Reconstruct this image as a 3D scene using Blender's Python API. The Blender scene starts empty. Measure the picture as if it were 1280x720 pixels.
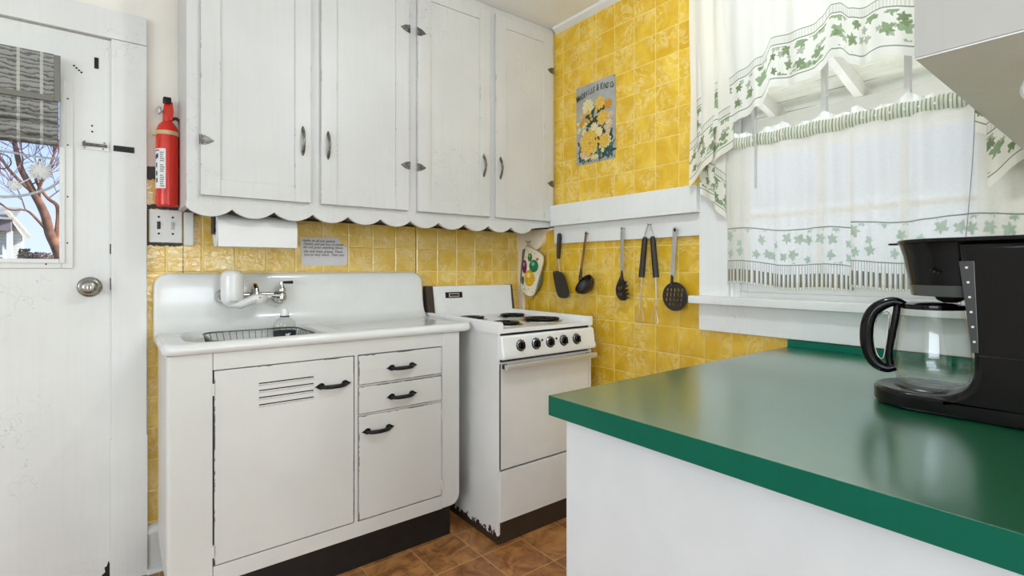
import bpy, bmesh, math, random
from mathutils import Vector, Matrix
random.seed(7)
SC = bpy.context.scene
COL = SC.collection
PI = math.pi

# ------------------------------------------------------------------ mesh helpers
class MB:
    """collects shapes into one mesh"""
    def __init__(s):
        s.bm = bmesh.new(); s.mi = 0; s.uv = None
    def _merge(s, t, M=None):
        if M is not None: bmesh.ops.transform(t, matrix=M, verts=t.verts)
        for f in t.faces: f.material_index = s.mi
        me = bpy.data.meshes.new('tmp'); t.to_mesh(me); t.free()
        s.bm.from_mesh(me); bpy.data.meshes.remove(me)
        return s
    def box(s, x0, x1, y0, y1, z0, z1, b=0.0, seg=2, M=None):
        t = bmesh.new(); bmesh.ops.create_cube(t, size=1)
        for v in t.verts:
            v.co = Vector(((x0+x1)/2+v.co.x*(x1-x0), (y0+y1)/2+v.co.y*(y1-y0), (z0+z1)/2+v.co.z*(z1-z0)))
        if b: bmesh.ops.bevel(t, geom=t.edges[:], offset=b, segments=seg, profile=.5, affect='EDGES')
        return s._merge(t, M)
    def prism(s, poly, axis, a, b, bev=0.0, seg=2, M=None):
        """polygon in the plane across axis, pulled from a to b along it"""
        t = bmesh.new()
        def P(p, c):
            return {'x': Vector((c, p[0], p[1])), 'y': Vector((p[0], c, p[1])), 'z': Vector((p[0], p[1], c))}[axis]
        v0 = [t.verts.new(P(p, a)) for p in poly]; v1 = [t.verts.new(P(p, b)) for p in poly]
        n = len(poly)
        f0 = t.faces.new(v0); f1 = t.faces.new(v1[::-1])
        for i in range(n): t.faces.new((v0[i], v1[i], v1[(i+1) % n], v0[(i+1) % n]))
        bmesh.ops.recalc_face_normals(t, faces=t.faces[:])
        if bev:
            es = [e for e in t.edges if any(f in (f0, f1) for f in e.link_faces)]
            bmesh.ops.bevel(t, geom=es, offset=bev, segments=seg, profile=.5, affect='EDGES')
        return s._merge(t, M)
    def lathe(s, prof, seg=32, M=None, sx=1, sy=1):
        t = bmesh.new(); rings = []
        for r, z in prof:
            if r < 1e-6: rings.append([t.verts.new((0, 0, z))])
            else: rings.append([t.verts.new((r*sx*math.cos(2*PI*k/seg), r*sy*math.sin(2*PI*k/seg), z)) for k in range(seg)])
        for A, B in zip(rings, rings[1:]):
            for k in range(seg):
                l = (k+1) % seg
                if len(A) == 1 and len(B) == 1: continue
                if len(A) == 1: t.faces.new((A[0], B[k], B[l]))
                elif len(B) == 1: t.faces.new((A[k], A[l], B[0]))
                else: t.faces.new((A[k], A[l], B[l], B[k]))
        bmesh.ops.recalc_face_normals(t, faces=t.faces[:])
        return s._merge(t, M)
    def tube(s, pts, r, seg=10, closed=False, sx=1.0):
        pts = [Vector(p) for p in pts]; n = len(pts)
        R = r if isinstance(r, (list, tuple)) else [r]*n
        t = bmesh.new(); rings = []; prev = None
        for i, p in enumerate(pts):
            if closed: d = pts[(i+1) % n]-pts[i-1]
            elif i == 0: d = pts[1]-p
            elif i == n-1: d = p-pts[i-1]
            else: d = (pts[i+1]-p).normalized()+(p-pts[i-1]).normalized()
            d.normalize()
            if prev is None:
                a = Vector((0, 0, 1)) if abs(d.z) < .9 else Vector((1, 0, 0))
                u = d.cross(a).normalized()
            else:
                u = prev-d*prev.dot(d)
                u = u.normalized() if u.length > 1e-6 else d.orthogonal().normalized()
            prev = u; w = d.cross(u)
            rings.append([t.verts.new(p+(u*math.cos(2*PI*k/seg)*sx+w*math.sin(2*PI*k/seg))*R[i]) for k in range(seg)])
        m = n if closed else n-1
        for i in range(m):
            A, B = rings[i], rings[(i+1) % n]
            for k in range(seg): t.faces.new((A[k], A[(k+1) % seg], B[(k+1) % seg], B[k]))
        if not closed:
            t.faces.new(rings[0][::-1]); t.faces.new(rings[-1])
        bmesh.ops.recalc_face_normals(t, faces=t.faces[:])
        return s._merge(t)
    def ball(s, c, r, sc=(1, 1, 1), seg=20, M=None):
        t = bmesh.new(); bmesh.ops.create_uvsphere(t, u_segments=seg, v_segments=max(8, seg*2//3), radius=r)
        for v in t.verts: v.co = Vector((v.co.x*sc[0], v.co.y*sc[1], v.co.z*sc[2]))
        T = Matrix.Translation(Vector(c))
        return s._merge(t, T @ M if M is not None else T)
    def cyl(s, p0, p1, r, seg=24, b=0.0, r1=None):
        p0, p1 = Vector(p0), Vector(p1); d = p1-p0; L = d.length
        r1 = r if r1 is None else r1
        q = Vector((0, 0, 1)).rotation_difference(d.normalized()).to_matrix().to_4x4()
        M = Matrix.Translation(p0) @ q
        b = min(b, L*.49)
        pr = [(0, 0), (r-b, 0), (r, b), (r1, L-b), (r1-b, L), (0, L)] if b else [(0, 0), (r, 0), (r1, L), (0, L)]
        return s.lathe(pr, seg, M)
    def sheet(s, fn, nu, nv, uvfn=None):
        """open surface; fn(i/nu, j/nv) -> point, uvfn the same -> (u, v)"""
        t = s.bm; L = t.loops.layers.uv.get('UVMap') or t.loops.layers.uv.new('UVMap')
        V = [[t.verts.new(fn(i/nu, j/nv)) for j in range(nv+1)] for i in range(nu+1)]
        for i in range(nu):
            for j in range(nv):
                f = t.faces.new((V[i][j], V[i+1][j], V[i+1][j+1], V[i][j+1])); f.material_index = s.mi
                if uvfn:
                    for lp, (a, b) in zip(f.loops, ((i, j), (i+1, j), (i+1, j+1), (i, j+1))): lp[L].uv = uvfn(a/nu, b/nv)
        return s
    def obj(s, name, mats, parent=None, smooth=38):
        me = bpy.data.meshes.new(name); s.bm.to_mesh(me); s.bm.free()
        for m in (mats if isinstance(mats, (list, tuple)) else [mats]): me.materials.append(m)
        if smooth:
            me.polygons.foreach_set('use_smooth', [True]*len(me.polygons))
            me.set_sharp_from_angle(angle=math.radians(smooth))
        o = bpy.data.objects.new(name, me); COL.objects.link(o)
        if smooth and len(me.polygons) < 6000:
            wn_ = o.modifiers.new('weighted_normals', 'WEIGHTED_NORMAL'); wn_.keep_sharp = True
        if parent is not None:
            o.parent = parent
            if parent.type == 'EMPTY': o.matrix_parent_inverse = Matrix.Translation(-parent.location)
        return o

def tag(o, label, cat, group=None):
    o['label'] = label; o['category'] = cat
    if group: o['group'] = group
    return o
def thing(name, label, cat, loc, group=None):
    o = bpy.data.objects.new(name, None); COL.objects.link(o); o.location = loc
    o.empty_display_size = .05
    return tag(o, label, cat, group)
def struct(o):
    o['kind'] = 'structure'; return o
def wear_edges(o, m):
    """sloping edge faces take the worn-edge material"""
    o.data.materials.append(m); k = len(o.data.materials)-1
    for p in o.data.polygons:
        if max(abs(c) for c in p.normal) < .97: p.material_index = k
    return o
def bx(name, m, parent, *a, **k): return MB().box(*a, **k).obj(name, m, parent)

def arc(cx, cy, r, a0, a1, n):
    return [(cx+r*math.cos(math.radians(a0+(a1-a0)*i/n)), cy+r*math.sin(math.radians(a0+(a1-a0)*i/n))) for i in range(n+1)]
def rrect(x0, x1, y0, y1, r, n=6):
    return arc(x1-r, y1-r, r, 0, 90, n)+arc(x0+r, y1-r, r, 90, 180, n)+arc(x0+r, y0+r, r, 180, 270, n)+arc(x1-r, y0+r, r, 270, 360, n)
def smooth_poly(pts, k=6, closed=True):
    """Catmull-Rom through the points"""
    n = len(pts); out = []
    rng = range(n) if closed else range(n-1)
    for i in rng:
        g = lambda j: Vector(pts[j % n]) if closed else Vector(pts[min(max(j, 0), n-1)])
        p0, p1, p2, p3 = g(i-1), g(i), g(i+1), g(i+2)
        for a in range(k):
            t = a/k
            out.append(tuple(.5*((2*p1)+(p2-p0)*t+(2*p0-5*p1+4*p2-p3)*t*t+(3*p1-p0-3*p2+p3)*t**3)))
    if not closed: out.append(tuple(pts[-1]))
    return out
def text_mesh(name, body, size, M, m, parent, shear=0.0, extrude=0.0003, align='LEFT', sx=1.0, spacing=1.0, bold=0.0):
    cu = bpy.data.curves.new('txt', 'FONT'); cu.body = body; cu.size = size; cu.shear = shear; cu.extrude = extrude; cu.offset = bold
    cu.align_x = align; cu.space_character = spacing; cu.resolution_u = 3
    t = bpy.data.objects.new('txt', cu); COL.objects.link(t)
    dg = bpy.context.evaluated_depsgraph_get(); dg.update()
    me = bpy.data.meshes.new_from_object(t.evaluated_get(dg))
    bpy.data.objects.remove(t); bpy.data.curves.remove(cu)
    me.transform(M @ Matrix.Diagonal((sx, 1, 1, 1)))
    mb = MB(); mb.bm.from_mesh(me); bpy.data.meshes.remove(me)
    if name is None: return mb
    return mb.obj(name, m, parent, smooth=0)
def on_back(x, z, y):  return Matrix.Translation((x, y, z)) @ Matrix(((1, 0, 0, 0), (0, 0, -1, 0), (0, 1, 0, 0), (0, 0, 0, 1)))
def on_right(y, z, x): return Matrix.Translation((x, y, z)) @ Matrix(((0, 0, -1, 0), (-1, 0, 0, 0), (0, 1, 0, 0), (0, 0, 0, 1)))

# ------------------------------------------------------------------ materials
def lin(c):
    def f(v):
        v /= 255.0
        return v/12.92 if v <= .04045 else ((v+.055)/1.055)**2.4
    return (f(c[0]), f(c[1]), f(c[2]), 1)
class NT:
    """small node-graph writer"""
    def __init__(s, name):
        s.m = bpy.data.materials.new(name); s.m.use_nodes = True
        s.t = s.m.node_tree; s.t.nodes.clear()
        s.out = s.t.nodes.new('ShaderNodeOutputMaterial')
    def n(s, typ, **k):
        nd = s.t.nodes.new(typ)
        for a, b in k.items(): setattr(nd, a, b)
        return nd
    def put(s, sock, v):
        if isinstance(v, bpy.types.NodeSocket): s.t.links.new(v, sock)
        elif v is not None: sock.default_value = v
    def math(s, op, a, b=None, c=None, clamp=False):
        nd = s.n('ShaderNodeMath', operation=op, use_clamp=clamp)
        s.put(nd.inputs[0], a); s.put(nd.inputs[1], b)
        if c is not None: s.put(nd.inputs[2], c)
        return nd.outputs[0]
    def vmath(s, op, a, b=None):
        nd = s.n('ShaderNodeVectorMath', operation=op); s.put(nd.inputs[0], a)
        if b is not None: s.put(nd.inputs[1], b)
        return nd.outputs[0]
    def sep(s, v):
        nd = s.n('ShaderNodeSeparateXYZ'); s.put(nd.inputs[0], v); return nd.outputs
    def comb(s, x=0.0, y=0.0, z=0.0):
        nd = s.n('ShaderNodeCombineXYZ')
        for i, v in enumerate((x, y, z)): s.put(nd.inputs[i], v)
        return nd.outputs[0]
    def coord(s, which='Object'): return s.n('ShaderNodeTexCoord').outputs[which]
    def noise(s, vec, scale=5.0, detail=3.0, rough=.5, dist=0.0, out='Fac'):
        nd = s.n('ShaderNodeTexNoise'); s.put(nd.inputs['Vector'], vec)
        nd.inputs['Scale'].default_value = scale; nd.inputs['Detail'].default_value = detail
        nd.inputs['Roughness'].default_value = rough; nd.inputs['Distortion'].default_value = dist
        return nd.outputs[out]
    def voro(s, vec, scale=5.0, feature='F1', dims='3D', rnd=1.0):
        nd = s.n('ShaderNodeTexVoronoi', feature=feature, voronoi_dimensions=dims); s.put(nd.inputs['Vector'], vec)
        nd.inputs['Scale'].default_value = scale; nd.inputs['Randomness'].default_value = rnd
        return nd
    def ss(s, v, a, b, x=0.0, y=1.0):
        nd = s.n('ShaderNodeMapRange', interpolation_type='SMOOTHSTEP'); s.put(nd.inputs[0], v)
        for i, q in enumerate((a, b, x, y)): nd.inputs[i+1].default_value = q
        return nd.outputs[0]
    def mix(s, f, a, b):
        nd = s.n('ShaderNodeMix', data_type='RGBA'); s.put(nd.inputs[0], f); s.put(nd.inputs[6], a); s.put(nd.inputs[7], b)
        return nd.outputs[2]
    def bump(s, h, strength=.3, dist=.01, prev=None):
        nd = s.n('ShaderNodeBump'); s.put(nd.inputs['Height'], h)
        nd.inputs['Strength'].default_value = strength; nd.inputs['Distance'].default_value = dist
        if prev is not None: s.put(nd.inputs['Normal'], prev)
        return nd.outputs[0]
    def principled(s, col, rough=.5, metal=0.0, normal=None, coat=0.0, spec=.5, coat_rough=.1):
        p = s.n('ShaderNodeBsdfPrincipled')
        s.put(p.inputs['Base Color'], col); s.put(p.inputs['Roughness'], rough); s.put(p.inputs['Metallic'], metal)
        p.inputs['Specular IOR Level'].default_value = spec
        p.inputs['Coat Weight'].default_value = coat; p.inputs['Coat Roughness'].default_value = coat_rough
        if normal is not None: s.put(p.inputs['Normal'], normal)
        s.t.links.new(p.outputs[0], s.out.inputs[0]); return p

def plain(name, rgb, rough=.5, metal=0.0, var=.06, nscale=9.0, bump=0.0, bscale=60.0, coat=0.0, spec=.5):
    g = NT(name); c = lin(rgb); P = g.coord()
    f = g.noise(P, nscale, 4)
    d = tuple(v*(1-var*2.2) for v in c[:3])+(1,)
    col = g.mix(g.ss(f, .3, .7), d, c)
    nm = g.bump(g.noise(P, bscale, 3), bump, .004) if bump else None
    g.principled(col, rough, metal, nm, coat, spec); return g.m
def paint(name, rgb, rough=.4, chips=.0, crackle=.0, grain=0.0, low=None, rust=(38, 26, 20), coat=0.0):
    """old brushed paint: faint mottling, sparse chips, hairline crackle; low = (z, height) band of heavy wear at the foot"""
    g = NT(name); P = g.coord(); c = lin(rgb)
    d = tuple(v*.93 for v in c[:3])+(1,)
    col = g.mix(g.ss(g.noise(P, 3.0, 5), .35, .7), d, c)
    if grain:
        gr = g.noise(g.vmath('MULTIPLY', P, (70, 70, 2.5)), 1.0, 4, .6)
        col = g.mix(g.math('MULTIPLY', g.ss(gr, .45, .75), min(.5, grain*5)), col, tuple(v*.86 for v in c[:3])+(1,))
    if crackle:
        w = g.vmath('ADD', P, g.noise(P, 9, 3, out='Color'))
        e = g.voro(w, 3.2, 'DISTANCE_TO_EDGE').outputs['Distance']
        ln = g.math('MULTIPLY', g.ss(e, .0, .007, 1, 0), g.ss(g.noise(P, 2.3, 2), .52, .66))
        col = g.mix(g.math('MULTIPLY', ln, crackle), col, lin((120, 116, 110)))
    if chips:
        v = g.voro(g.vmath('ADD', P, g.noise(P, 30, 2, out='Color')), 26)
        k = g.math('MULTIPLY', g.ss(v.outputs['Distance'], .05, .09, 1, 0), g.ss(g.noise(P, 2.6, 2), .62-chips, .68-chips))
        col = g.mix(k, col, lin(rust))
    if low:
        z = g.sep(P)[2]
        h = g.math('SUBTRACT', 1.0, g.math('DIVIDE', g.math('SUBTRACT', z, low[0]), low[1]), clamp=True)
        k = g.ss(g.math('ADD', g.math('MULTIPLY', g.math('POWER', h, 2.2), .62), g.noise(P, 26, 5, .65)), .80, .84)
        col = g.mix(k, col, lin(rust))
    hgt = g.noise(g.vmath('MULTIPLY', P, (60, 60, 6)) if grain else P, 1.0 if grain else 40, 3)
    g.principled(col, rough, 0, g.bump(hgt, .06+grain, .003), coat); return g.m
def tile_mat(name, axis, u0, base, seams=(), crinkle=None):
    """square yellow glazed tileboard, laid in a grid on the wall"""
    g = NT(name); P = g.coord(); xyz = g.sep(P)
    U = g.math('DIVIDE', g.math('SUBTRACT', xyz[axis], u0), .1248); V = g.math('DIVIDE', g.math('SUBTRACT', xyz[2], 1.1905), .1243)
    fu, fv = g.math('FRACT', U), g.math('FRACT', V)
    edge = lambda f: g.math('SUBTRACT', .5, g.math('ABSOLUTE', g.math('SUBTRACT', f, .5)))
    d = g.math('MINIMUM', edge(fu), edge(fv))
    cell = g.comb(g.math('FLOOR', U), g.math('FLOOR', V), 0.0)
    rnd = g.n('ShaderNodeTexWhiteNoise', noise_dimensions='3D'); g.put(rnd.inputs['Vector'], cell)
    pos = g.vmath('ADD', P, g.vmath('MULTIPLY', rnd.outputs['Color'], (7, 7, 7)))
    sw = g.noise(pos, 13, 3, .55, 2.2)
    streak = g.math('MULTIPLY', g.ss(g.math('ABSOLUTE', g.math('SUBTRACT', sw, .52)), .0, .11, 1, 0), g.ss(g.noise(pos, 9, 2), .42, .62))
    soft = g.ss(g.noise(pos, 7, 4, .6, 1.0), .35, .75)
    col = g.mix(soft, lin(base[0]), lin(base[1]))
    col = g.mix(g.math('MULTIPLY', streak, .36), col, lin(base[2]))
    grout = g.ss(d, .012, .026, 1, 0)
    col = g.mix(g.math('MULTIPLY', grout, .55), col, lin(base[3]))
    for sx in seams:
        k = g.math('LESS_THAN', g.math('ABSOLUTE', g.math('SUBTRACT', xyz[axis], sx)), .0017)
        col = g.mix(k, col, lin((70, 52, 22)))
    h = g.math('ADD', g.math('MULTIPLY', g.ss(d, .0, .05), .6), g.math('MULTIPLY', g.noise(pos, 16, 3, .5, 1.5), .9))
    if crinkle:
        k = g.math('MULTIPLY', g.ss(xyz[axis], crinkle[0], crinkle[1], 1, 0), g.noise(g.vmath('MULTIPLY', P, (34, 34, 62)), 1.0, 3, .6, 1.0))
        h = g.math('ADD', h, g.math('MULTIPLY', k, .95))
    g.principled(col, .09 if crinkle else .17, 0, g.bump(h, .42, .006), spec=.75 if crinkle else .5); return g.m
def glass_mat(name, tint=(1, 1, 1, 1), rough=.02, ior=1.45, gain=1.0):
    g = NT(name)
    f = g.n('ShaderNodeFresnel'); bk = g.n('ShaderNodeNewGeometry').outputs['Backfacing']; g.put(f.inputs[0], g.math('ADD', ior, g.math('MULTIPLY', bk, 1/ior-ior)))
    tr = g.n('ShaderNodeBsdfTransparent'); tr.inputs[0].default_value = tint
    gl = g.n('ShaderNodeBsdfGlossy'); gl.inputs['Roughness'].default_value = rough
    mx = g.n('ShaderNodeMixShader')
    g.put(mx.inputs[0], g.math('MULTIPLY', f.outputs[0], gain, clamp=True)); g.t.links.new(tr.outputs[0], mx.inputs[1]); g.t.links.new(gl.outputs[0], mx.inputs[2])
    g.t.links.new(mx.outputs[0], g.out.inputs[0]); return g.m
def leaf_print(g, uv, scale, thr=1.0):
    """printed ivy: five-lobed leaves, one per cell, turned at random; returns mask and a per-leaf random value"""
    vo = g.voro(uv, scale, 'F1', '2D', .75)
    loc = g.vmath('SUBTRACT', g.vmath('MULTIPLY', uv, (scale, scale, 0)), g.vmath('MULTIPLY', vo.outputs['Position'], (scale, scale, 0)))
    L = g.sep(loc); rc = g.sep(vo.outputs['Color'])
    ang = g.math('ADD', g.math('ARCTAN2', L[1], L[0]), g.math('MULTIPLY', rc[0], 6.283))
    r = g.n('ShaderNodeVectorMath', operation='LENGTH'); g.put(r.inputs[0], loc); r = r.outputs['Value']
    lob = g.math('ADD', .30, g.math('MULTIPLY', .085, g.math('COSINE', g.math('MULTIPLY', ang, 5.0))))
    lob = g.math('ADD', lob, g.math('ADD', g.math('MULTIPLY', .09, g.math('COSINE', ang)), g.math('MULTIPLY', .03, g.math('COSINE', g.math('MULTIPLY', ang, 13.0)))))
    size = g.math('ADD', .72, g.math('MULTIPLY', rc[1], .55))
    k = g.ss(g.math('SUBTRACT', r, g.math('MULTIPLY', lob, size)), -.03, .02, 1, 0)
    return g.math('MULTIPLY', k, g.math('LESS_THAN', rc[2], thr)), rc[1]
def cloth_bsdf(g, col, transl=.5, clear=.0):
    df = g.n('ShaderNodeBsdfDiffuse'); g.put(df.inputs[0], col)
    tl = g.n('ShaderNodeBsdfTranslucent'); g.put(tl.inputs[0], col)
    mx = g.n('ShaderNodeMixShader'); g.put(mx.inputs[0], transl)
    g.t.links.new(df.outputs[0], mx.inputs[1]); g.t.links.new(tl.outputs[0], mx.inputs[2]); o = mx.outputs[0]
    if clear is not None:
        tp = g.n('ShaderNodeBsdfTransparent'); m2 = g.n('ShaderNodeMixShader'); g.put(m2.inputs[0], clear)
        g.t.links.new(o, m2.inputs[1]); g.t.links.new(tp.outputs[0], m2.inputs[2]); o = m2.outputs[0]
    g.t.links.new(o, g.out.inputs[0])
def band(g, v, a, b): return g.math('MULTIPLY', g.math('GREATER_THAN', v, a), g.math('LESS_THAN', v, b))
GREEN, OLIVE, CREAM = (74, 112, 66), (112, 112, 48), (243, 240, 230)
def sheer_mat():
    g = NT('sheer_cotton_with_ivy_border'); uv = g.coord('UV'); u, v, _ = g.sep(uv)
    col = lin((250, 246, 237))
    lf, rn = leaf_print(g, uv, 19.0, .95)
    lf = g.math('MULTIPLY', lf, band(g, v, .094, .216))
    col = g.mix(g.math('MULTIPLY', lf, .62), col, g.mix(rn, lin((140, 186, 168)), lin((150, 176, 136))))
    ln = g.math('MAXIMUM', band(g, v, .088, .0915), band(g, v, .218, .222))
    col = g.mix(g.math('MULTIPLY', ln, .8), col, lin((96, 120, 92)))
    fs = g.math('FRACT', g.math('MULTIPLY', u, 104.0)); thin = band(g, fs, .0, .34)
    fw = g.math('FRACT', g.math('MULTIPLY', u, 52.0)); wide = band(g, fw, .2, .55)
    thin = g.math('MULTIPLY', thin, band(g, v, .0, .088)); wide = g.math('MULTIPLY', wide, band(g, v, .008, .056))
    col = g.mix(g.math('MULTIPLY', thin, .5), col, lin((120, 124, 96)))
    col = g.mix(g.math('MULTIPLY', wide, .85), col, lin((104, 98, 44)))
    op = g.math('MAXIMUM', g.math('MAXIMUM', lf, ln), wide)
    weave = g.noise(g.vmath('MULTIPLY', uv, (60, 420, 1)), 1.0, 2)
    clear = g.math('MULTIPLY', g.math('SUBTRACT', 1.0, op), g.math('ADD', .10, g.math('MULTIPLY', weave, .16)))
    cloth_bsdf(g, col, .62, clear); return g.m
def chipped(name, rgb, rust=(30, 24, 20), amt=.5):
    """paint knocked off along a sharp edge"""
    g = NT(name); P = g.coord()
    k = g.ss(g.noise(P, 16, 4, .7), amt, amt+.06)
    g.principled(g.mix(k, lin(rgb), lin(rust)), .45); return g.m
def stripe_mat():
    g = NT('gathered_striped_cotton'); uv = g.coord('UV'); u, v, _ = g.sep(uv)
    f = g.math('FRACT', g.math('MULTIPLY', u, 60.0)); rn = g.noise(g.comb(g.math('MULTIPLY', u, 9.0), 0.0, 0.0), 1.0, 2)
    k = g.ss(g.math('ABSOLUTE', g.math('SUBTRACT', f, .5)), .12, .24, 1, 0)
    col = g.mix(g.math('MULTIPLY', k, .8), lin((232, 234, 222)), g.mix(g.ss(rn, .4, .65), lin((132, 146, 98)), lin((150, 138, 78))))
    cloth_bsdf(g, col, .35, .0); return g.m
def valance_mat(name, tint=(244, 242, 234)):
    g = NT(name); uv = g.coord('UV'); u, v, _ = g.sep(uv)
    col = lin(tint)
    lf, rn = leaf_print(g, uv, 18.0, .97); lf = g.math('MULTIPLY', lf, band(g, v, .038, .142))
    col = g.mix(g.math('MULTIPLY', lf, .88), col, g.mix(rn, lin((92, 116, 58)), lin((146, 172, 128))))
    small, r2 = leaf_print(g, g.vmath('ADD', uv, (.37, .21, 0)), 30.0, .5); small = g.math('MULTIPLY', small, band(g, v, .042, .142))
    col = g.mix(g.math('MULTIPLY', small, .6), col, lin((120, 140, 96)))
    ln = g.math('MAXIMUM', band(g, v, .027, .031), g.math('MAXIMUM', band(g, v, .148, .152), band(g, v, .178, .181)))
    col = g.mix(g.math('MULTIPLY', ln, .8), col, lin((92, 116, 84)))
    gather = g.math('MULTIPLY', band(g, v, .152, .178), g.ss(g.math('FRACT', g.math('MULTIPLY', u, 110.0)), .2, .6))
    col = g.mix(g.math('MULTIPLY', gather, .25), col, lin((150, 152, 140)))
    cloth_bsdf(g, col, .42, .0); return g.m

W = paint('white_gloss_paint', (231, 231, 228), .38, crackle=.55, grain=.05)
WCAB = paint('white_cabinet_paint', (212, 211, 208), .4, crackle=.6, grain=.07)
WMET = paint('white_enamel_on_steel', (222, 221, 216), .33, chips=.05, coat=.15)
CHIP = chipped('enamel_chipped_edge', (206, 204, 198))
CHIPL = chipped('paint_worn_edge', (204, 203, 199), (156, 153, 148), .58)
WSINK = plain('white_porcelain', (228, 228, 225), .17, var=.02, coat=.1)
WSTOVE = plain('white_stove_enamel', (241, 241, 240), .22, var=.02, coat=.3)
STOVE_SIDE = paint('white_stove_enamel_with_rusted_foot', (236, 235, 232), .3, chips=.04, low=(.0, .17), coat=.2)
DARKGAP = plain('dark_gap', (24, 20, 17), .8)
BLACK = plain('black_plastic', (11, 11, 12), .13, var=.05, spec=.26)
BLACKM = plain('matte_black_nylon', (38, 30, 27), .45, var=.08, bump=.1)
IRON = plain('black_wrought_iron', (34, 33, 32), .42, .6, bump=.2, bscale=200)
STEEL = plain('brushed_steel', (206, 205, 202), .34, 1.0, var=.05)
CHROME = plain('chrome', (205, 205, 203), .1, 1.0, var=.02)
PEWTER = plain('worn_pewter', (142, 138, 132), .34, .9, var=.3, nscale=80)
NICKEL = plain('satin_nickel', (168, 164, 156), .28, 1.0, var=.05)
CREAMW = paint('cream_wall_paint', (246, 239, 229), .6)
CREAMWOOD = paint('cream_bare_wood', (250, 234, 210), .6, grain=.1)
CEIL = paint('ceiling_paint', (247, 248, 250), .6)
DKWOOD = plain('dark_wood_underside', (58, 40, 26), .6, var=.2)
KICK = plain('black_toe_kick', (26, 26, 27), .45, var=.2, nscale=20, bump=.2)
BROWN = plain('brown_base_strip', (58, 46, 36), .5)
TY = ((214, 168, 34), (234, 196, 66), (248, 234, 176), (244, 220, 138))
TYB_LIT = ((232, 188, 76), (244, 212, 118), (252, 240, 200), (250, 230, 164))  # lit copy of the wall tile: stronger light and glare put into paler colours
TILE_B = tile_mat('yellow_tileboard_sink_wall_lit', 0, -.0935, TYB_LIT, (-1.783, -.7237), (-1.5, -1.0))
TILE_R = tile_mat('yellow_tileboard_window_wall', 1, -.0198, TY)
GREEN_TOP = plain('green_laminate', (6, 92, 56), .3, var=.05, nscale=40, spec=.8, coat=1.0)
for n_ in GREEN_TOP.node_tree.nodes:
    if n_.type == 'BSDF_PRINCIPLED': n_.inputs['Coat IOR'].default_value = 2.7; n_.inputs['Coat Roughness'].default_value = .2
GREEN_EDGE = plain('green_laminate_edge', (2, 98, 76), .4, var=.03, spec=.2)
WSHADED = paint('shaded_white_cabinet_paint', (200, 198, 193), .45, grain=.07)  # overhead cabinet: its dimmer light is put into a greyer colour
PANELW = plain('white_painted_panel', (224, 226, 228), .5, var=.02)
GLASS = glass_mat('window_glass')
CARAFE_GLASS = glass_mat('carafe_glass', (.985, .99, .99, 1), .02, 1.5, 1.0)
CLEARP = glass_mat('clear_bottle_plastic', (.90, .91, .90, 1), .05, 1.5, 1.2)
SHEER, STRIPE, VAL = sheer_mat(), stripe_mat(), valance_mat('white_cotton_with_ivy_border')
PAPER = plain('white_paper', (236, 235, 233), .7, var=.02)
INK = plain('dark_ink', (38, 34, 48), .7)
RED = plain('red_enamel', (220, 34, 8), .22, var=.08, coat=.2)
# ------------------------------------------------------------------ the room
def floor_mat():
    g = NT('brown_vinyl_tile'); P = g.coord(); x, y, z = g.sep(P)
    U = g.math('DIVIDE', g.math('ADD', x, .358), .2155); V = g.math('DIVIDE', g.math('ADD', y, .512), .2140)
    e = lambda f: g.math('SUBTRACT', .5, g.math('ABSOLUTE', g.math('SUBTRACT', f, .5)))
    d = g.math('MINIMUM', e(g.math('FRACT', U)), e(g.math('FRACT', V)))
    cell = g.comb(g.math('FLOOR', U), g.math('FLOOR', V), 0.0)
    wn = g.n('ShaderNodeTexWhiteNoise', noise_dimensions='3D'); g.put(wn.inputs['Vector'], cell)
    pos = g.vmath('ADD', P, g.vmath('MULTIPLY', wn.outputs['Color'], (5, 5, 5)))
    n = g.noise(pos, 9, 6, .65, 1.2)
    col = g.mix(g.ss(n, .3, .72), lin((122, 74, 40)), lin((204, 146, 86)))
    col = g.mix(g.math('MULTIPLY', wn.outputs['Value'], .45), col, lin((124, 68, 34)))
    vein = g.ss(g.math('ABSOLUTE', g.math('SUBTRACT', g.noise(pos, 6, 5, .6, 2.5), .5)), 0, .012, 1, 0)
    col = g.mix(g.math('MULTIPLY', vein, .35), col, lin((196, 150, 96)))
    col = g.mix(g.math('MULTIPLY', g.ss(d, .006, .013, 1, 0), .8), col, lin((206, 160, 100)))
    g.principled(col, .38, 0, g.bump(n, .12, .004)); return g.m
FLOORM = floor_mat()
XL, YR, ZC = -6.5, -7.0, 2.585           # far wall on the left, wall behind, ceiling height
struct(bx('floor', FLOORM, None, XL, .0, YR, .0, -.06, .0))
struct(bx('floor_bounce', plain('pale_bounce_floor', (214, 210, 204), .9, bump=.2), None, XL, .0, YR, -2.95, .0005, .008)); struct(bx('floor_bounce', plain('pale_bounce_strip', (214, 210, 204), .9, bump=.2), None, XL, -3.05, -2.95, -.2, .0005, .008))  # unseen pale floor areas added to bounce neutral light upward
struct(bx('ceiling', CEIL, None, XL-.1, .14, YR-.1, .14, ZC, ZC+.12))
# sink wall with the door opening
DX0, DX1, DZ = -2.845, -2.012, 2.083
wb = MB()
wb.box(XL, DX0, 0, .12, 0, ZC); wb.mi = 1
wb.box(DX0, DX1, 0, .12, DZ, ZC); wb.box(DX1, -1.7835, 0, .12, 1.562, ZC); wb.mi = 0
wb.box(XL, DX0, -.0005, 0, 0, ZC); wb.mi = 2
wb.box(DX1, -1.7835, 0, .12, 0, 1.562); wb.box(-1.7835, .12, 0, .12, 0, ZC)
struct(wb.obj('wall_back', [CREAMW, CREAMW, TILE_B], None, 0))
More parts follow.
